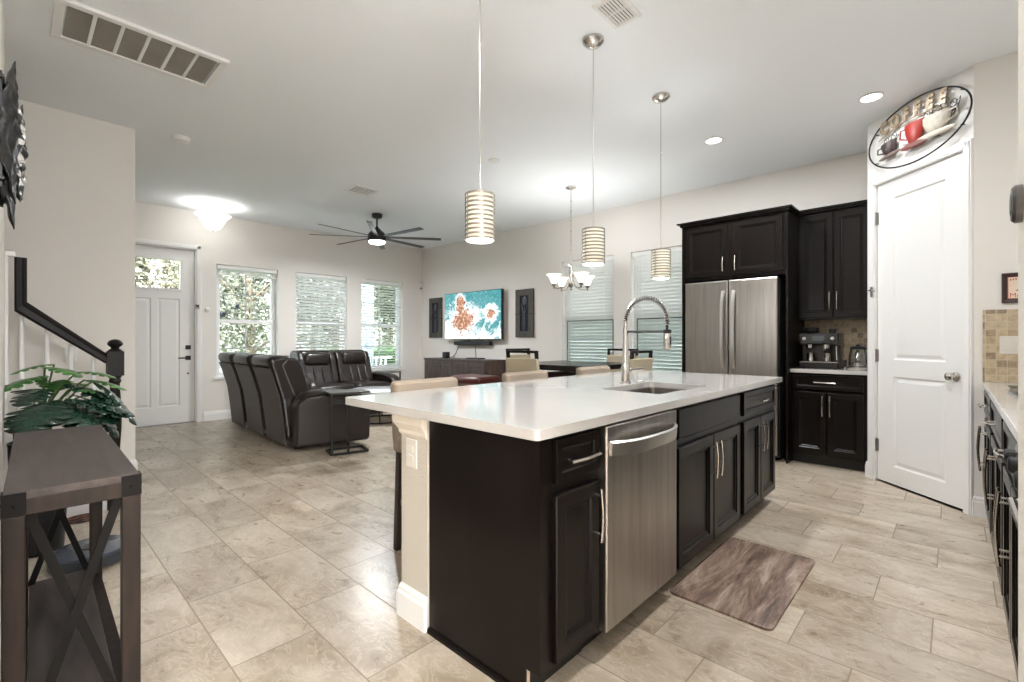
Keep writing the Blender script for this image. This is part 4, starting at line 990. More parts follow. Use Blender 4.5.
t = thing('flush_ceiling_light', 'white glass bowl ceiling light with a nickel finial in front of the entry door', 'ceiling light', (1.884, 7.40, 2.66))
m = MB(); m.lathe([(.065, .37), (.065, .355), (.03, .345)], n=24); m.build('canopy', nickel, t, smooth=True)
m = MB()
for k in range(3):
    a = 2 * PI * k / 3 + .4; m.tube([(.03 * math.cos(a), .03 * math.sin(a), .35), (.075 * math.cos(a), .075 * math.sin(a), .335), (.055 * math.cos(a), .055 * math.sin(a), .30), (.012 * math.cos(a), .012 * math.sin(a), .25)], .006, 6)
m.tube([(0, 0, .345), (0, 0, .02)], .006, 6); m.build('arm', nickel, t)
m = MB(); m.lathe([(.012, .03), (.06, .035), (.105, .075), (.135, .135), (.165, .185), (.21, .222), (.218, .23), (.205, .228), (.158, .192), (.127, .14), (.098, .085), (.05, .045)], n=40, cap0=False, cap1=False); m.build('glass_bowl', shade_glass('flush_bowl_glass', (1, .96, .90), 1.0, .5), t, smooth=True)
m = MB(); m.lathe([(.002, 0), (.012, .008), (.008, .018), (.018, .026), (.018, .034), (.004, .036)], n=16); m.build('finial', nickel, t, smooth=True)
lamp('flush_lamp', 'POINT', (0, 0, .10), 5, (.97, .985, 1), .05, t)

t = thing('ceiling_fan', 'large dark bronze eight-blade ceiling fan with a lit disc below', 'ceiling fan', (3.668, 6.172, 2.58))
m = MB(); m.lathe([(.075, .45), (.075, .40), (.055, .385), (.02, .38)], n=28); m.build('canopy', fan_m, t, smooth=True)
m = MB(); m.tube([(0, 0, .39), (0, 0, .24)], .013, 12); m.build('downrod', fan_m, t)
m = MB(); m.lathe([(.016, .27), (.022, .25), (.06, .215), (.10, .18), (.125, .15), (.13, .13), (.13, .06), (.12, .05), (.02, .048)], n=36); m.build('motor_housing', fan_m, t, smooth=True)
m = MB(); m.lathe([(.118, .049), (.118, .03), (.10, .014), (.05, .004), (.005, .002)], n=36); m.build('light_disc', P('fan_led', (.9, .92, .95), .4, emit=(.93, .97, 1), estr=2.5), t, smooth=True)
a0 = math.radians(43.25 - 90)
for k in range(8):
    a = a0 + math.radians(10) + 2 * PI * k / 8; c, s = math.cos(a), math.sin(a); m = MB(); rings = []
    for r, w in ((.10, .05), (.16, .06), (.5, .068), (.93, .075)):
        rings.append([V3((c * r - s * q, s * r + c * q, .112 - q * .20 + z)) for q, z in ((-w / 2, -.004), (w / 2, -.004), (w / 2, .004), (-w / 2, .004))])
    m.loops(rings); m.build('blade', fan_m, t, bevel=.002)
lamp('fan_lamp', 'AREA', (0, 0, -.002), 31, (.95, .975, 1), .22, t)

t = thing('chandelier', 'nickel chandelier with upturned white glass shades over the dining table', 'chandelier', (4.628, 3.374, 1.74))
z0 = 1.74
m = MB(); m.lathe([(.065, CH - z0), (.065, CH - z0 - .015), (.03, CH - z0 - .03), (.008, CH - z0 - .035)], n=24); m.build('canopy', nickel, t, smooth=True)
m = MB(); m.tube([(0, 0, CH - z0 - .03), (0, 0, .36)], .006, 8)
for q in range(7): z = .40 + q * .12; m.sphere((0, 0, z), .010, 8, 6)
m.build('stem', nickel, t, smooth=True)
m = MB(); m.lathe([(.008, .37), (.035, .345), (.02, .335), (.022, .30), (.028, .26), (.035, .22), (.028, .18), (.040, .14), (.030, .10), (.014, .07), (.018, .055), (.004, .04)], n=24); m.build('column', nickel, t, smooth=True)
for k in range(4):
    a = a0 + math.radians(23 + 90 * k); c, s = math.cos(a), math.sin(a)
    m = MB(); m.tube([(c * r, s * r, z) for r, z in ((.02, .16), (.06, .10), (.12, .06), (.20, .055), (.228, .075), (.232, .10))], .007, 8); arm = m.build('arm', nickel, t, smooth=True)
    m = MB(); m.lathe([(.004, .045), (.012, .06), (.010, .075), (.024, .09), (.026, .108), (.012, .11)], (c * .232, s * .232, 0), 16); m.build('socket_cup', P('aged_nickel', (.34, .30, .25), .3, 1.), t, smooth=True)
    m = MB(); m.lathe([(.024, .106), (.032, .118), (.044, .15), (.060, .185), (.088, .216), (.094, .220), (.085, .218), (.056, .188), (.040, .152), (.028, .122)], (c * .232, s * .232, 0), 28, cap0=True, cap1=False); m.build('glass_shade', glassw, t, smooth=True)
    lamp('chandelier_lamp', 'POINT', (c * .232, s * .232, .185), 4.8, (.98, .985, 1), .022, t)

# ================================================================== LEFT WALL: art, console, plant, robot vacuum
t = thing('metal_wall_art', 'black and silver hammered metal leaf sculpture hung high on the left wall', 'wall art', (XL, 2.15, 1.54))
def leaf_relief(yc, zc_, L, Wd, lean, mat, x0, name):
    m = MB(); rows = []
    N = 48
    for i in range(N + 1):
        q = i / N; w = Wd * math.sin(PI * min(1, q * 1.02)) ** .75 * (1 + .10 * math.sin(q * 19)) + .001; row = []
        for j in range(17):
            s = -1 + j / 8; bulge = .030 * (1 - s * s) * math.sin(PI * q) + math.sin(PI * q) * (.006 * math.sin(q * 31 + s * 9) + .006 * math.sin(s * 17 + q * 7))
            row.append(V3((x0 + bulge + .03 * abs(2 * q - 1) ** 2, yc + s * w + lean * (q - .5), zc_ - L / 2 + L * q)))
        rows.append(row)
    V = [[m.bm.verts.new(p) for p in r] for r in rows]
    for i in range(N):
        for j in range(16): m._f([V[i][j], V[i][j + 1], V[i + 1][j + 1], V[i + 1][j]])
    return m.build(name, mat, t, world=True, smooth=True, angle=170, solid=.003)
q = NT('hammered_silver', .3); tc = q.n('ShaderNodeTexCoord'); q.link(q.ramp(q.noise(tc.outputs['Object'], 34, 4), [(.42, (.01, .009, .009)), (.50, (.05, .045, .04)), (.55, (.62, .60, .57)), (.75, (.75, .73, .70))]), q.b.inputs['Base Color']); q.b.inputs['Metallic'].default_value = .3
ham = q.m; blk = P('hammered_black', (.010, .009, .0085), .3, .2, nscale=40, namp=.6, bump=.9, bscale=45)
leaf_relief(2.06, 1.81, .46, .10, .10, blk, XL + .008, 'leaf_plate'); leaf_relief(2.25, 1.79, .48, .10, -.08, blk, XL + .006, 'leaf_plate'); leaf_relief(2.12, 1.76, .32, .08, .03, ham, XL + .024, 'silver_leaf')
m = MB(); m.box(XL, XL + .012, 1.98, 2.0, 1.62, 1.95); m.box(XL, XL + .012, 2.28, 2.3, 1.62, 1.95); m.tube([(XL + .012, 1.96, 1.64), (XL + .012, 2.32, 1.64)], .005, 6); m.tube([(XL + .012, 1.96, 1.93), (XL + .012, 2.32, 1.93)], .005, 6); m.build('back_frame', black_m, t, world=True)

rzc = math.radians(-1.2)
t = thing('console_table', 'narrow weathered brown console table with X ends against the left wall', 'console table', (.128, 2.25, 0), rzc)
LW, LL = .272, 1.10; hw, hl = LW / 2, LL / 2; TZ = .80
m = MB(); m.box(-hw + .003, hw - .003, -hl + .003, hl - .003, TZ - .022, TZ); m.build('tabletop', rustic, t, bevel=.002)
m = MB()
for a, b_, c, d in ((-hw + .04, hw - .04, -hl, -hl + .02), (-hw + .04, hw - .04, hl - .02, hl), (-hw, -hw + .02, -hl + .04, hl - .04), (hw - .02, hw, -hl + .04, hl - .04)): m.box(a, b_, c, d, TZ - .062, TZ - .020)
m.build('apron', rustic_v, t, bevel=.002)
for sx_ in (-1, 1):
    for sy in (-1, 1):
        m = MB(); x, y = sx_ * (hw - .021), sy * (hl - .021); m.box(x - .021, x + .021, y - .021, y + .021, 0, TZ - .061); m.build('leg', rustic_v, t, bevel=.003)
        m = MB(); m.box(x - .0225, x + .0225, y - .0225, y + .0225, TZ - .061, TZ - .003); m.sphere((x, y + sy * .0225, TZ - .033), .004, 8, 6); m.sphere((x + sx_ * .0225, y, TZ - .033), .004, 8, 6); m.build('corner_bracket', P('dark_bracket', (.009, .0075, .007), .6, spec=.1), t)
m = MB(); m.box(-hw + .044, hw - .044, -hl + .006, hl - .006, .150, .170); m.build('shelf', console_m, t, bevel=.002)
m = MB()
for sy in (-1, 1): m.box(-hw + .045, hw - .045, sy * (hl - .024) - .018, sy * (hl - .024) + .018, .105, .150)
for sx_ in (-1, 1): m.box(sx_ * (hw - .024) - .018, sx_ * (hw - .024) + .018, -hl + .045, hl - .045, .105, .150)
m.build('lower_rail', rustic_v, t, bevel=.002)
for sy in (-1, 1):
    y = sy * (hl - .022)
    for q in (-1, 1): m = MB(); m.bar((q * (hw - .048), y + q * .006, .165), (-q * (hw - .048), y + q * .006, TZ - .066), .021, .010, (0, 1, 0)); m.build('cross_brace', P('black_brace', (.007, .006, .0055), .55, spec=.1), t)

def lobed_leaf(m, base, tip_dir, up, L, Wd, droop, lobes=5, cut=.45):
    """split leaf: midrib strip with lobes on both sides"""
    base = V3(base); d = V3(tip_dir).normalized(); s = d.cross(V3(up)).normalized(); n = s.cross(d).normalized()
    N = 44; mid = []; L_, R_ = [], []
    for i in range(N + 1):
        q = i / N; c = base + d * (L * q) - n * (droop * q * q * L) ; w = Wd * (math.sin(PI * (q * .93 + .07)) ** .62)
        ph = q * lobes; fcut = 1 - cut * max(0., math.cos(2 * PI * ph)) ** 1.5 * (q > .08)
        w *= fcut
        fw = d * (.14 * L * (1 - q))
        mid.append(c); L_.append(c + s * w + n * (-.14 * w) + fw * (w / Wd) * .5); R_.append(c - s * w + n * (-.14 * w) + fw * (w / Wd) * .5)
    for P_ in (mid, L_, R_):
        for p in P_: p.x = max(p.x, XL + .004)
    M_ = [m.bm.verts.new(p) for p in mid]; A = [m.bm.verts.new(p) for p in L_]; B = [m.bm.verts.new(p) for p in R_]
    for i in range(N):
        m._f([M_[i], A[i], A[i + 1], M_[i + 1]]); m._f([M_[i], M_[i + 1], B[i + 1], B[i]])
t = thing('potted_plant', 'leafy green split-leaf plant in a tall black planter behind the console table', 'plant', (.105, 3.72, 0))
m = MB(); m.lathe([(.085, 0), (.10, .01), (.115, .30), (.125, .60), (.128, .62), (.118, .62), (.112, .57)], (.105, 3.72, 0), 32, cap1=False); m.build('planter', P('planter_black', (.006, .006, .007), .4), t, world=True, smooth=True)
m = MB(); m.lathe([(.114, .575), (.06, .585), (.01, .59)], (.105, 3.72, 0), 24); m.build('soil', soil_m, t, world=True)
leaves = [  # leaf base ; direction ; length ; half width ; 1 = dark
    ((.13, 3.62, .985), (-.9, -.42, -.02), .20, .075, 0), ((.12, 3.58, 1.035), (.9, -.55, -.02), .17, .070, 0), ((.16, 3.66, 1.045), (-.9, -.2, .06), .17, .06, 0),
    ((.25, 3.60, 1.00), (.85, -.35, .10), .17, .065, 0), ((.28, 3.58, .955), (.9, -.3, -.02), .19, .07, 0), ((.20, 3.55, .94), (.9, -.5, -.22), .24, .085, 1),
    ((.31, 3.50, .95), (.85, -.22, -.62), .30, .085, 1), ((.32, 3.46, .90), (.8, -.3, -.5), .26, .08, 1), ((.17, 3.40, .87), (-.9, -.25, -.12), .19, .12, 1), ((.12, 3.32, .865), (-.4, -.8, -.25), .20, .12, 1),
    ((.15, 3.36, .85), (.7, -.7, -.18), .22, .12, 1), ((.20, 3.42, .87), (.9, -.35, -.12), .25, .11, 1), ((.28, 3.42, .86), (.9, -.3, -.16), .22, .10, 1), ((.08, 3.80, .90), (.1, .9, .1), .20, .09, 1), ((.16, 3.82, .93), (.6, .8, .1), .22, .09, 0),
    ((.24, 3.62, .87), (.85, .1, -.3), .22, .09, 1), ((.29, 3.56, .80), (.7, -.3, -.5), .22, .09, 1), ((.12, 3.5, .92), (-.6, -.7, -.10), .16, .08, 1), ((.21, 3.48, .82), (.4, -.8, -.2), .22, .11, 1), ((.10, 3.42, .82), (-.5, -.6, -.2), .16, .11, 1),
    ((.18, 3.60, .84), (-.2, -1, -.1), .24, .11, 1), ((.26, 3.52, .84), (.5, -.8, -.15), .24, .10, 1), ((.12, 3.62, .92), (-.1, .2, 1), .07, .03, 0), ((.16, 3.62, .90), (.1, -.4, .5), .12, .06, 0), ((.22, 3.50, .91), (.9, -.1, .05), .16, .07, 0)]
mg, md, ms = MB(), MB(), MB()
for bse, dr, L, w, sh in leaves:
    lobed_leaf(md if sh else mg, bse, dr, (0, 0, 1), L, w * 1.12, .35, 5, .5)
    b0 = V3((.105 + random.uniform(-.04, .04), 3.72 + random.uniform(-.04, .04), .58)); e = V3(bse); mid = (b0 + e) / 2 + V3((0, 0, .08)) - (e - b0) * .15
    ms.tube([b0, (b0 + mid) / 2 + V3((0, 0, .03)), mid, (mid + e) / 2 + V3((0, 0, .02)), e], .0045, 6)
fol = mg.build('foliage', plant_g, t, world=True, smooth=True, solid=.0015); fol2 = md.build('dark_foliage', plant_d, t, world=True, smooth=True, solid=.0015); ms.build('stem', stem_m, t, world=True, smooth=True)

t = thing('robot_vacuum', 'round dark blue-grey robot vacuum on the floor behind the console table', 'robot vacuum', (.285, 3.33, 0))
rv = P('robot_shell', (.030, .034, .042), .3)
m = MB(); m.lathe([(.15, .012), (.168, .02), (.172, .055), (.165, .072)], n=48); m.build('bumper', rv, t, smooth=True)
m = MB(); m.lathe([(.163, .070), (.160, .082), (.15, .086), (.02, .088)], n=48); m.build('top_cover', P('robot_top', (.075, .085, .105), .25), t, smooth=True)
m = MB(); m.lathe([(.05, .086), (.048, .092), (.01, .093)], n=28); m.build('sensor_turret', rv, t, smooth=True)
m = MB()
for y in (-.1, .1): m.lathe([(.03, -.012), (.03, .012)], (0, y, .031), 16, 'X')
m.build('wheel', black_p, t)

# small dark red rug at the foot of the stairs
q = NT('rug_pattern', .95); tc = q.n('ShaderNodeTexCoord'); q.link(q.ramp(q.noise(tc.outputs['Object'], 26, 5), [(.38, (.02, .012, .012)), (.5, (.10, .03, .02)), (.62, (.20, .12, .07))]), q.b.inputs['Base Color'])
m = MB(); m.loops([[(x, y, 0.0005) for x, y in rrect(.235, .405, 4.10, 4.275, .07)], [(x, y, .008) for x, y in rrect(.235, .405, 4.10, 4.275, .07)]]); tag(m.build('small_rug', q.m), 'small dark red mottled rug on the floor at the foot of the staircase', 'rug')

# ================================================================== LIVING ROOM
def seat_unit(t, yc, w, depth=.98, mat=leather):
    """one recliner seat facing +x in local space, centred on y=yc; back's rear face at x=0"""
    h = w / 2 - .012
    m = MB(); m.rbox(.22, .90, yc - h, yc + h, .30, .50, .06, 3); m.build('seat_cushion', mat, t, smooth=True, angle=60)
    m = MB(); m.rbox(.84, .95, yc - h, yc + h, .07, .42, .045, 3); m.build('footrest', mat, t, smooth=True, angle=60)
    prof = [(.03, .10), (.00, .30), (-.035, .55), (-.12, .80), (-.17, .93), (-.14, .985), (-.05, 1.005), (.06, .995), (.14, .94), (.185, .82), (.24, .66), (.33, .47), (.30, .30)]
    fr = Fr((0, yc, 0), (1, 0, 0), (0, 1, 0))
    m = MB(); m.prism(prof, fr, -h, h); o = m.build('backrest', mat, t, bevel=.035, seg=3)
    m = MB()
    for s in (-.24, -.08, .08, .24):
        y = yc + s * w * 1.4
        m.tube([(.205, y, .745), (.24, y, .655), (.32, y, .50)], [.012, .022, .018], 8)
    m.build('channel_tuft', mat, o, smooth=True)
    m = MB(); m.rbox(-.19, .10, yc - h + .005, yc + h - .005, .885, 1.012, .055, 3); m.build('head_roll', mat, o, smooth=True, angle=60)
    m = MB(); m.rbox(.05, .235, yc - h * .72, yc + h * .72, .76, .985, .075, 4); m.build('headrest', mat, o, smooth=True, angle=60)
    for s in (-1, 1):
        m = MB(); m.prism([(-.06, .92), (.03, 1.0), (.15, .985), (.215, .88), (.27, .70), (.35, .50), (.22, .45), (.08, .60)], Fr((0, yc + s * (h - .045), 0), (1, 0, 0), (0, 1, 0)), -.05, .05); m.build('back_wing', mat, o, bevel=.03, seg=3)
    pr = [(.025, .05), (-.008, .30), (-.045, .55), (-.13, .80), (-.165, .88), (-.175, .90), (-.135, .80), (-.05, .55), (-.014, .30), (.012, .05)]
    m = MB(); m.prism(pr[:5] + [(-.175, .88), (-.14, .80), (-.055, .55), (-.018, .30), (.012, .05)], fr, -h + .02, h - .02); m.build('back_panel', leather_b, t)
def arm(t, y0, y1, flare=0., mat=leather, d=.93):
    """padded arm; flare swings the front of the outer side outward"""
    m = MB()
    prof = [(.06, .06), (.06, .50), (.14, .585), (.35, .60), (.62, .585), (.82, .55), (.90, .49), (d, .40), (d - .01, .10), (d - .03, .06)]
    s = -1 if y0 < 0 else 1
    rings = [[V3((x, y0 + flare * max(0, x - .06) * s, z)) for x, z in prof], [V3((x, y1 + flare * max(0, x - .06) * s * .4, z)) for x, z in prof]]
    m.loops(rings); o = m.build('arm', mat, t, bevel=.03, seg=3)
    m = MB(); n = 8; ym = (y0 + y1) / 2; w = abs(y1 - y0) / 2 + .02
    rings = []
    for x, z in ((.10, .53), (.16, .585), (.35, .605), (.62, .59), (.82, .555), (.92, .49), (.945, .42)):
        yy = ym + flare * max(0, x - .06) * s * .7; rings.append([V3((x, yy + w * math.cos(2 * PI * k / 12), z + .045 * math.sin(2 * PI * k / 12))) for k in range(12)])
    m.loops(rings); m.build('arm_pad', mat, o, smooth=True)
    return o
t = thing('reclining_sofa', 'dark brown leather three-seat reclining sofa seen from behind its backs', 'sofa', (2.03, 6.24, 0), math.radians(-2.4))
t.scale = (.86, 1, 1); W1 = .67
for k, yc in enumerate((-.745, .0, .745)): seat_unit(t, yc, W1)
for yc in (-.3725, .3725):
    m = MB(); m.prism([(.05, .05), (.03, .40), (-.03, .62), (-.09, .84), (-.05, .88), (.0, .84), (.10, .62), (.24, .52), (.84, .50), (.92, .42), (.92, .07)], Fr((0, yc, 0), (1, 0, 0), (0, 1, 0)), -.038, .038); m.build('console_wedge', leather, t, bevel=.015, seg=2)
arm(t, -1.27, -1.085, .18); arm(t, 1.25, 1.085, .0)
m = MB(); m.box(.10, .86, -1.10, 1.10, .04, .28); m.build('base', black_p, t)
m = MB()
for x in (.14, .80):
    for y in (-1.05, -.4, .4, 1.05): m = MB(); m.cyl((x, y, 0), .025, 0, .04, 10); m.build('foot', black_p, t)
m = MB(); m.box(.058, .066, -1.265, -1.23, .08, .18); m.build('power_button', black_m, t)
t = thing('loveseat', 'dark brown leather two-seat reclining loveseat standing before the windows', 'loveseat', (3.655, 7.62, 0), math.radians(-90))
for yc in (-.31, .31): seat_unit(t, yc, .62)
arm(t, -.735, -.625, .0); arm(t, .76, .625, .02)
m = MB(); m.box(.10, .86, -.66, .66, .04, .28); m.build('base', black_p, t)
m = MB()
for x in (.14, .80):
    for y in (-.6, .6): m = MB(); m.cyl((x, y, 0), .025, 0, .04, 10); m.build('foot', black_p, t)

# C-shaped side table against the near sofa arm
t = thing('side_table', 'black C-shaped metal side table slid up to the near sofa arm', 'side table', (2.42, 4.65, 0), math.radians(-14))
m = MB(); m.box(-.20, .20, -.13, .17, .625, .645); m.build('tabletop', P('side_top', (.05, .045, .042), .3), t, bevel=.003)
m = MB(); w = .011
for x in (-.18, .18): m.box(x - w, x + w, -.10, .16, 0.003, .025)
m.box(-.18 + w, .18 - w, -.10 - w, -.10 + w, .003, .025); m.box(-.18 + w, .18 - w, .14, .16, .003, .025)
m.build('base_frame', black_m, t)
for x in (-.18, -.02): m = MB(); m.box(x - w, x + w, -.10 - w, -.10 + w, .025, .625); m.build('upright', black_m, t)
m = MB(); m.box(-.14, -.06, -.10, -.085, .52, .56); m.tube([(-.15, -.11, .53), (-.15, -.14, .53), (-.05, -.14, .53), (-.05, -.11, .53)], .006, 6); m.build('holder', black_m, t)
# coffee table
t = thing('coffee_table', 'round white-topped coffee table on a black hoop base between sofa and loveseat', 'coffee table', (3.72, 6.15, 0))
m = MB(); m.lathe([(.44, .43), (.45, .437), (.45, .455), (.44, .462), (.02, .462)], n=56); m.build('tabletop', P('gloss_white_top', (.72, .73, .74), .08), t, smooth=True)
m = MB(); m.tube([(.36 * math.cos(2 * PI * i / 48), .36 * math.sin(2 * PI * i / 48), .012) for i in range(48)], .011, 8, close=True); m.tube([(.36 * math.cos(2 * PI * i / 48), .36 * math.sin(2 * PI * i / 48), .42) for i in range(48)], .011, 8, close=True); m.build('hoop', black_m, t, smooth=True)
for k in range(8): a = 2 * PI * k / 8 + .2; m = MB(); m.tube([(.36 * math.cos(a), .36 * math.sin(a), .012), (.36 * math.cos(a), .36 * math.sin(a), .42)], .009, 8); m.build('leg', black_m, t)
t = thing('end_table', 'small black metal end table beside the loveseat under the corner window', 'end table', (4.63, 7.44, 0))
m = MB(); m.box(-.16, .16, -.2, .2, .60, .618); m.build('tabletop', MATS['side_top'], t, bevel=.003)
for x in (-.145, .145):
    for y in (-.185, .185): m = MB(); m.box(x - .01, x + .01, y - .01, y + .01, 0, .60); m.build('leg', black_m, t)
m = MB(); 
for x in (-.145, .145): m.box(x - .01, x + .01, -.175, .175, .05, .07)
m.build('stretcher', black_m, t)

# media wall
t = thing('television', 'wall-mounted television showing an aerial picture of surf on orange rocks', 'television', (5.62, 6.28, 1.19), math.radians(-90))
tvw, tvh = 1.50, .855
m = MB(); m.box(-tvw / 2, tvw / 2, 0, .055, 0, tvh); o = m.build('body', black_p, t, bevel=.004)
m = MB(); fr = Fr((0, 0, 0), (1, 0, 0), (0, -1, 0)); m.fbox(fr, -tvw / 2 + .008, tvw / 2 - .008, .010, tvh - .008, .0005, .002); m.build('screen', tv_mat(), t)
m = MB(); m.box(-.2, .2, .055, .128, .25, .60); m.build('wall_mount', black_m, t)
t = thing('soundbar', 'long black soundbar mounted under the television', 'soundbar', (5.70, 6.30, 1.08))
m = MB(); m.rbox(5.655, 5.735, 5.85, 6.82, 1.085, 1.155, .012, 2); m.build('housing', P('soundbar_cloth', (.022, .025, .03), .7, bump=.4, bscale=200), t, world=True)
m = MB(); fsb = Fx(5.655)
for u in (-6.70, -6.5, -6.1, -6.0, -5.92): m.fbox(fsb, u - .02, u + .02, 1.10, 1.14, 0, .003)
m.build('driver_badge', black_p, t, world=True)
m = MB(); m.box(5.735, 5.748, 6.0, 6.1, 1.09, 1.14); m.box(5.735, 5.748, 6.6, 6.7, 1.09, 1.14); m.build('bracket', black_m, t, world=True)
def cable(pts, lab):
    m = MB(); m.tube(pts, .005, 6); return tag(m.build('cable', black_p, smooth=True), lab, 'cable', 'cables under the soundbar')
cable([(5.74, 6.75, 1.09), (5.742, 6.80, 1.02), (5.738, 6.85, .93), (5.72, 6.93, .86), (5.68, 6.98, .855)], 'black cable slanting from the soundbar down toward the small black speaker')
cable([(5.742, 6.30, 1.09), (5.744, 6.31, .98), (5.742, 6.29, .87), (5.70, 6.28, .853)], 'black cable hanging straight down from the middle of the soundbar')
def plaque(y0, y1, lab):
    t = thing('wall_plaque', lab, 'wall plaque', (5.73, (y0 + y1) / 2, 1.225), 0, 'wood and iron wall plaques'); f = Fx(5.748); u0, u1 = -y1, -y0; v0, v1 = 1.225, 2.01
    pm = P('plaque_wood', (.060, .053, .047), .6, nscale=9, namp=.4, stretch=(6, 6, 1)); um = (u0 + u1) / 2
    m = MB()
    for a, b_, c, d in ((u0, u0 + .10, v0, v1), (u1 - .10, u1, v0, v1), (u0 + .10, u1 - .10, v0, v0 + .10), (u0 + .10, u1 - .10, v1 - .10, v1)): m.fbox(f, a, b_, c, d, 0, .035)
    m.build('board', pm, t, world=True, bevel=.003)
    m = MB(); m.fbox(f, u0 + .10, u1 - .10, v0 + .10, v1 - .10, .001, .010); m.build('inset_back', P('plaque_back', (.012, .012, .015), .7), t, world=True)
    m = MB(); m.fbox(f, u0 - .004, u1 + .004, (v0 + v1) / 2 - .02, (v0 + v1) / 2 - .008, .0, .037); m.build('strap', black_m, t, world=True)
    m = MB(); im = P('iron_blue_grey', (.11, .12, .15), .4, .7)
    for s in (-1, 1):
        m.tube([f(um + s * .012, v0 + .11, .022), f(um + s * .012, v0 + .40, .022), f(um + s * .03, v0 + .45, .022), f(um + s * .06, v0 + .50, .022), f(um + s * .045, v0 + .55, .022), f(um + s * .015, v0 + .53, .022), f(um + s * .03, v0 + .60, .022), f(um + s * .02, v0 + .66, .022)], .008, 6)
        m.tube([f(um + s * .04, v0 + .12, .022), f(um + s * .035, v0 + .30, .022), f(um + s * .05, v0 + .38, .022)], .006, 6)
    m.tube([f(um + .035 * math.cos(2 * PI * i / 20), v0 + .60 + .05 * math.sin(2 * PI * i / 20), .022) for i in range(20)], .008, 6, close=True); m.tube([f(um, v0 + .11, .022), f(um, v0 + .68, .022)], .007, 6)
    m.build('scroll_ironwork', im, t, world=True, smooth=True)
plaque(7.265, 7.655, 'dark wood wall plaque with iron scrollwork between corner and television')
plaque(4.915, 5.30, 'dark wood wall plaque with iron scrollwork between television and chandelier')
t = thing('media_console', 'low dark wood media console with panelled doors under the television', 'media console', (5.5, 6.36, 0))
cx0, cx1, cya, cyb = 5.27, 5.72, 5.535, 7.20; mc = P('console_dark_wood', (.075, .060, .055), .4, nscale=8, namp=.35, stretch=(3, 3, .6))
m = MB(); m.box(cx0 - .012, cx1, cya - .012, cyb + .012, .82, .848); m.build('top', mc, t, world=True, bevel=.004)
m = MB(); m.box(cx0, cx1, cya, cyb, .06, .82); m.build('carcass', P('console_side_wood', (.07, .035, .027), .4, nscale=9, namp=.3, stretch=(3, 3, .6)), t, world=True)
m = MB(); m.box(cx0 + .03, cx1 - .02, cya + .03, cyb - .03, 0, .06); m.build('plinth', esp_d, t, world=True)
fm = Fx(cx0); n4 = 4; wd = (cyb - cya - .04) / n4
for k in range(n4):
    u = -cyb + .02 + k * wd; o = MB().panel(fm, u + .005, u + wd - .005, .09, .80, [(0, 0), (0, .016), (.004, .018), (.06, .018), (.066, .010)]).build('door', mc, t, world=True)
    m = MB(); m.fbox(fm, u + (wd - .05 if k % 2 == 0 else .035), u + (wd - .035 if k % 2 == 0 else .05), .40, .52, .018, .030); m.build('door_pull', black_m, o, world=True)
t = thing('smart_speaker', 'small black speaker cube on the media console below the television', 'speaker', (5.42, 6.75, .848))
m = MB(); m.rbox(-.05, .05, -.055, .055, .004, .115, .014, 3); m.build('body', black_p, t, smooth=True)
m = MB(); m.box(-.04, .04, -.045, .045, 0, .006); m.build('base_pad', esp_d, t)
m = MB(); m.box(-.08, .08, -.16, .16, 0, .022); o = m.build('media_box', black_p, bevel=.004); o.location = (5.55, 6.10, .848); tag(o, 'flat black set-top box on the media console below the soundbar', 'box')

# ================================================================== STOOLS
def make_stool():
    t = thing('bar_stool', 'beige upholstered bar stool', 'bar stool', (0, 0, 0), 0, 'beige bar stools behind the island')
    # faces -y (island); back at +y
    m = MB(); m.rbox(-.225, .225, -.24, .16, .555, .665, .035, 3); m.build('seat', linen, t, smooth=True, angle=60)
    prof = [(.10, .555), (.17, .555), (.185, .66), (.205, .93), (.195, .95), (.15, .95), (.135, .93), (.115, .67)]
    m = MB(); m.prism(prof, Fr((0, 0, 0), (0, 1, 0), (1, 0, 0)), -.228, .228); m.build('backrest', linen, t, bevel=.02, seg=3)
    for x in (-.195, .195):
        for y in (-.21, .145):
            m = MB(); m.bar((x, y, .56), (x * 1.02, y + (.02 if y > 0 else -.01), 0), .034, .034, (0, 1, 0)); m.build('leg', dkwood, t, bevel=.003)
    m = MB(); m.box(-.18, .18, -.222, -.202, .20, .235); m.box(-.205, -.185, -.19, .13, .26, .29); m.box(.185, .205, -.19, .13, .26, .29); m.build('footrest_rail', dkwood, t)
    return t
s = make_stool(); s.location = (1.685, 2.12, 0); s['label'] = 'beige upholstered bar stool at the near end of the island next to the coffee table view'
s['label'] = 'beige upholstered bar stool pulled up to the near end of the island'
dup(s, (2.58, 2.12, 0), None, 'beige upholstered bar stool behind the middle of the island before the first dining chair')
dup(s, (3.47, 2.12, 0), None, 'beige upholstered bar stool behind the island beside the faucet')

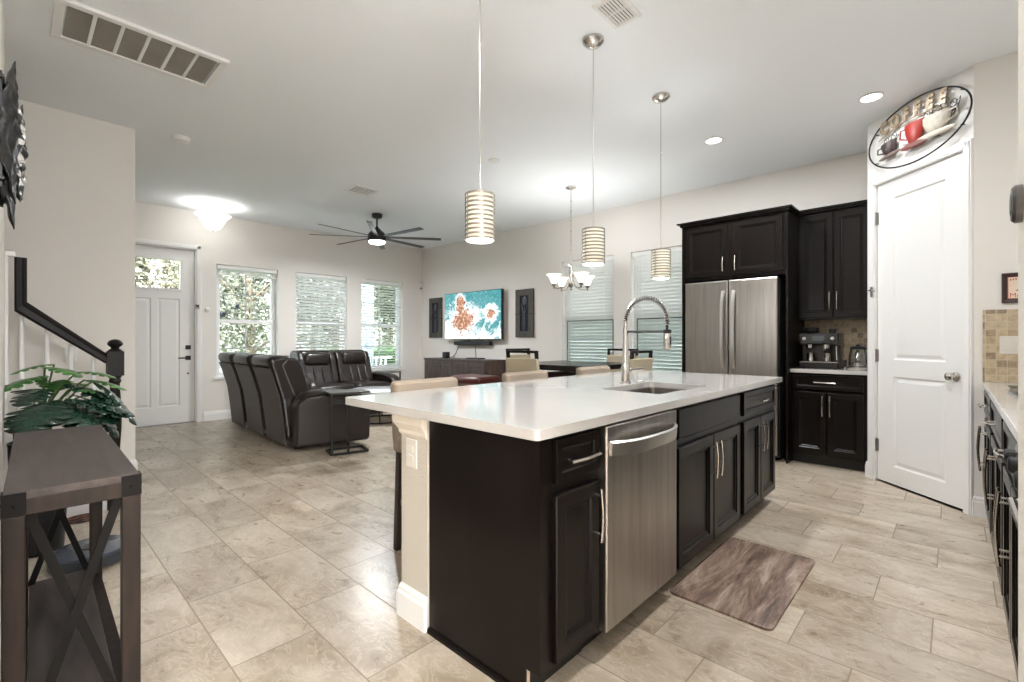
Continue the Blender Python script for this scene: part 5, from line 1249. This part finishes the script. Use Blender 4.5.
# ================================================================== DINING SET
TX, TY = 4.60, 3.32
t = thing('dining_table', 'tall square dining table with a near-black top on a reddish pedestal', 'dining table', (TX, TY, 0))
m = MB(); m.box(-.55, .55, -.55, .55, .865, .905); m.build('tabletop', P('table_black', (.012, .010, .010), .25), t, bevel=.005)
m = MB(); m.box(-.40, .40, -.40, .40, .835, .865); m.build('apron', MATS['table_black'], t)
m = MB(); m.box(-.22, .22, -.22, .22, .12, .80); m.build('pedestal', redwood, t, bevel=.008)
m = MB(); m.box(-.33, .33, -.33, .33, 0, .05); m.box(-.27, .27, -.27, .27, .05, .12); m.build('pedestal_base', redwood, t, bevel=.006)
for x in (-.48, .48):
    for y in (-.48, .48): m = MB(); m.box(x - .045, x + .045, y - .045, y + .045, 0, .865); m.build('leg', redwood, t, bevel=.003)
def make_chair():
    t = thing('dining_chair', '', 'chair', (0, 0, 0), 0, 'tall cream dining chairs round the table')
    bk = MATS['table_black']                      # faces -y, back at +y
    m = MB(); m.rbox(-.215, .215, -.21, .19, .60, .675, .025, 3); m.build('seat', cream, t, smooth=True, angle=60)
    m = MB(); m.box(-.205, .205, -.20, .20, .56, .60); m.build('seat_frame', bk, t)
    m = MB(); m.prism([(.180, .66), (.222, .66), (.256, .975), (.252, .985), (.215, .985), (.208, .975)], Fr((0, 0, 0), (0, 1, 0), (1, 0, 0)), -.222, .222); m.build('back_pad', cream, t, bevel=.008)
    for x in (-.205, .205):
        m = MB(); m.bar((x, .195, 0), (x, .195, .60), .034, .034); m.bar((x, .195, .59), (x, .235, 1.06), .030, .034); m.build('back_post', bk, t, bevel=.003)
        m = MB(); m.bar((x, -.18, 0), (x, -.18, .58), .034, .034); m.build('front_leg', bk, t, bevel=.003)
    m = MB(); m.box(-.222, .222, .217, .25, 1.04, 1.068); m.build('top_rail', bk, t, bevel=.004)
    m = MB(); m.box(-.19, .19, -.19, -.17, .22, .25); m.box(-.212, -.198, -.165, .18, .30, .33); m.box(.198, .212, -.165, .18, .30, .33); m.build('stretcher', bk, t)
    return t
c0 = make_chair(); c0.location = (3.98, 3.38, 0); c0.rotation_euler = (0, 0, math.radians(90)); c0['label'] = 'cream dining chair with a black top rail on the television side of the island stools, nearest the table corner'
c0['label'] = 'cream dining chair with black top rail, back turned to the middle bar stool'
dup(c0, (4.62, 4.0, 0), 0, 'dining chair whose black top rail shows just above the chair behind the middle stool')
dup(c0, (5.22, 3.15, 0), math.radians(-90), 'cream dining chair at the far side of the table before the chandelier window')
dup(c0, (4.60, 2.66, 0), math.radians(180), 'cream dining chair at the refrigerator end of the table behind the faucet')
t = thing('bench', 'dark red leather bench end showing between media console and middle stool', 'bench', (4.32, 4.75, 0))
m = MB(); m.rbox(-.22, .22, -.30, .30, .58, .70, .05, 3); m.build('seat', P('oxblood_leather', (.085, .016, .012), .3), t, smooth=True, angle=60)
for x in (-.18, .18):
    for y in (-.26, .26): m = MB(); m.box(x - .02, x + .02, y - .02, y + .02, 0, .60); m.build('leg', redwood, t, bevel=.003)
m = MB(); m.box(-.16, .16, -.27, -.25, .25, .28); m.box(-.16, .16, .25, .27, .25, .28); m.build('stretcher', redwood, t)

# ================================================================== OUTSIDE THE WINDOWS
tag(MB().box(-20, 40, 8.15, 40, -.45, -.40).build('lawn', grass_m, world='keep'), 'green lawn outside the front windows', 'lawn', kind='structure')
tag(MB().box(5.95, 40, -20, 8.15, -.45, -.40).build('side_yard', P('side_yard_gravel', (.35, .33, .29), .95, nscale=40, namp=.3), world='keep'), 'pale side yard outside the dining windows', 'yard', kind='structure')
tag(MB().box(-2, 6.2, 8.16, 10.0, -.25, -.10).build('porch_floor', P('porch_concrete', (.55, .53, .49), .9, nscale=20, namp=.1), world='keep'), 'pale porch floor outside the front windows', 'porch', kind='structure')
t = thing('porch_railing', 'white porch railing with square balusters outside the corner window', 'railing', (3.5, 9.8, -.10))
m = MB(); m.box(-1.5, 6.2, 9.76, 9.84, .74, .79); m.box(-1.5, 6.2, 9.77, 9.83, .02, .06); m.build('rail', white_m, t, world=True)
for k in range(62):
    x = -1.4 + k * .122
    m = MB(); m.box(x - .022, x + .022, 9.778, 9.822, .06, .74); m.build('baluster', white_m, t, world=True)
m = MB()
for x in (-1.5, 1.35, 5.18): m.box(x - .05, x + .05, 9.75, 9.85, -.10, .95)
m.build('post', white_m, t, world=True)
def porch_column(x, lab):
    t = thing('porch_column', lab, 'column', (x, 9.8, -.1), 0, 'white porch columns')
    m = MB(); m.box(-.12, .12, -.12, .12, 0, 3.2); m.build('shaft', P('column_grey_white', (.36, .42, .44), .5), t, bevel=.006)
    m = MB(); m.box(-.15, .15, -.15, .15, 0, .12); m.build('plinth', white_m, t); m = MB(); m.box(-.15, .15, -.15, .15, 3.05, 3.2); m.build('capital', white_m, t)
porch_column(5.55, 'pale square porch column outside the corner window')
bark = P('tree_bark', (.16, .12, .085), .9, nscale=12, namp=.4)
def leafmat(name, c): return P(name, c, .6, nscale=3, namp=.4)
lm = [leafmat('tree_leaf_sage', (.135, .14, .105)), leafmat('tree_leaf_olive', (.105, .115, .075)), leafmat('tree_leaf_pale', (.19, .19, .15))]
def tree(x, y, h, r, mat, lab, n, seed, leaf=.10):
    rnd = random.Random(seed); t = thing('tree', lab, 'tree', (x, y, -.42), 0, 'trees outside the front windows')
    m = MB(); m.tube([(0, 0, 0), (.08, .03, h * .3), (.02, -.05, h * .6), (.0, 0, h * .85)], [.13, .11, .07, .03], 8)
    tips = []
    for k in range(14):
        a = rnd.uniform(0, 2 * PI); z = h * rnd.uniform(.22, .75); e = V3((math.cos(a) * r * rnd.uniform(.5, .95), math.sin(a) * r * rnd.uniform(.5, .95), z + h * rnd.uniform(.05, .25))); tips.append(e)
        m.tube([(.03, 0, z), V3((e.x * .5, e.y * .5, z + (e.z - z) * .6)), e], [.045, .028, .012], 6)
    m.build('trunk', bark, t)
    m = MB()
    for k in range(n):
        c = rnd.choice(tips); p = c + V3((rnd.gauss(0, r * .24), rnd.gauss(0, r * .24), rnd.gauss(0, h * .10)))
        q_ = math.hypot(p.x, p.y)
        if q_ > r * .94: p.x *= r * .94 / q_ * rnd.uniform(.7, 1); p.y *= r * .94 / q_ * rnd.uniform(.7, 1)
        d = V3((rnd.gauss(0, 1), rnd.gauss(0, 1), rnd.gauss(-.5, .6))).normalized(); s = d.orthogonal().normalized(); s = Matrix.Rotation(rnd.uniform(0, 6.28), 3, d) @ s
        L = leaf * rnd.uniform(.7, 1.4); w = L * .30
        m.quad(p, p + d * L * .5 + s * w, p + d * L, p + d * L * .5 - s * w)
    m.build('crown', mat, t)
tree(4.05, 12.9, 5.4, 1.25, lm[0], 'sage green tree with thin leaves filling the first window beyond the recliners', 9000, 3, .085)
tree(6.65, 13.6, 5.8, 1.25, lm[2], 'pale leafy tree beyond the slatted middle window', 6000, 5)
tree(9.25, 13.2, 5.5, 1.25, lm[1], 'olive green tree beyond the corner window', 6500, 8)
tree(1.6, 12.6, 5.2, 1.1, lm[2], 'pale leafy tree beyond the glass of the front door', 6000, 11)
for x, y, hh, rr, mi, lb, sd in ((1.2, 19.0, 7.0, 1.85, 0, 'broad sage tree standing well back beyond the front door glass', 35), (5.0, 19.5, 7.5, 1.85, 2, 'broad pale tree standing well back beyond the first window', 31), (8.8, 20.0, 8.0, 1.85, 0, 'broad sage tree standing well back beyond the middle window', 32), (12.6, 20.0, 8.0, 1.85, 2, 'broad pale tree standing well back beyond the corner window', 33), (16.4, 20.5, 7.5, 1.85, 1, 'broad olive tree farthest to the side beyond the corner window', 34)):
    tree(x, y, hh, rr, lm[mi], lb, 7000, sd, .24)
def hedge(x0, x1, y, z1, lab, seed):
    rnd = random.Random(seed); t = thing('hedge', lab, 'hedge', ((x0 + x1) / 2, y, -.4), 0, 'clipped hedges along the porch')
    m = MB(); m.rbox(x0, x1, y - .25, y + .25, -.4, z1 - .1, .12, 2); m.build('hedge_core', P('hedge_core', (.03, .06, .02), .9), t, world=True)
    m = MB()
    for k in range(int(1500 * (x1 - x0))):
        p = V3((rnd.uniform(x0, x1), y + rnd.uniform(-.32, .32), rnd.uniform(-.1, z1))); d = V3((rnd.gauss(0, 1), rnd.gauss(-.4, 1), rnd.gauss(.4, 1))).normalized(); s = d.orthogonal().normalized(); L = rnd.uniform(.04, .08)
        m.quad(p, p + d * L * .5 + s * L * .35, p + d * L, p + d * L * .5 - s * L * .35)
    m.build('hedge_leaves', P('hedge_leaf', (.05, .12, .03), .5, nscale=5, namp=.4), t, world=True)
hedge(4.9, 7.6, 10.6, 1.02, 'dark green clipped hedge behind the white porch railing', 21)
# the house next door, seen as a dim face through the dining blinds
t = thing('neighbor_house', 'pale sided house standing across the side yard beyond the dining windows', 'house', (10.5, 3.5, -.42))
m = MB(); m.box(9.6, 11.5, -3, 10.5, -.42, 5.6)
for k in range(34): z = -.3 + k * .17; m.loops([[(9.6, y, z), (9.585, y, z), (9.6, y, z + .16)] for y in (-3, 10.5)])
m.build('siding', P('grey_siding', (.44, .45, .44), .7), t, world=True)
m = MB(); m.loops([[(9.3, y, 5.6), (11.8, y, 5.6), (10.55, y, 7.0)] for y in (-3.3, 10.8)]); m.build('roof', P('roof_shingle', (.12, .11, .10), .9), t, world=True)
for y in (1.2, 4.4): m = MB(); m.box(9.56, 9.61, y, y + .9, .8, 2.1); m.build('window', P('far_window', (.06, .08, .10), .1), t, world=True)
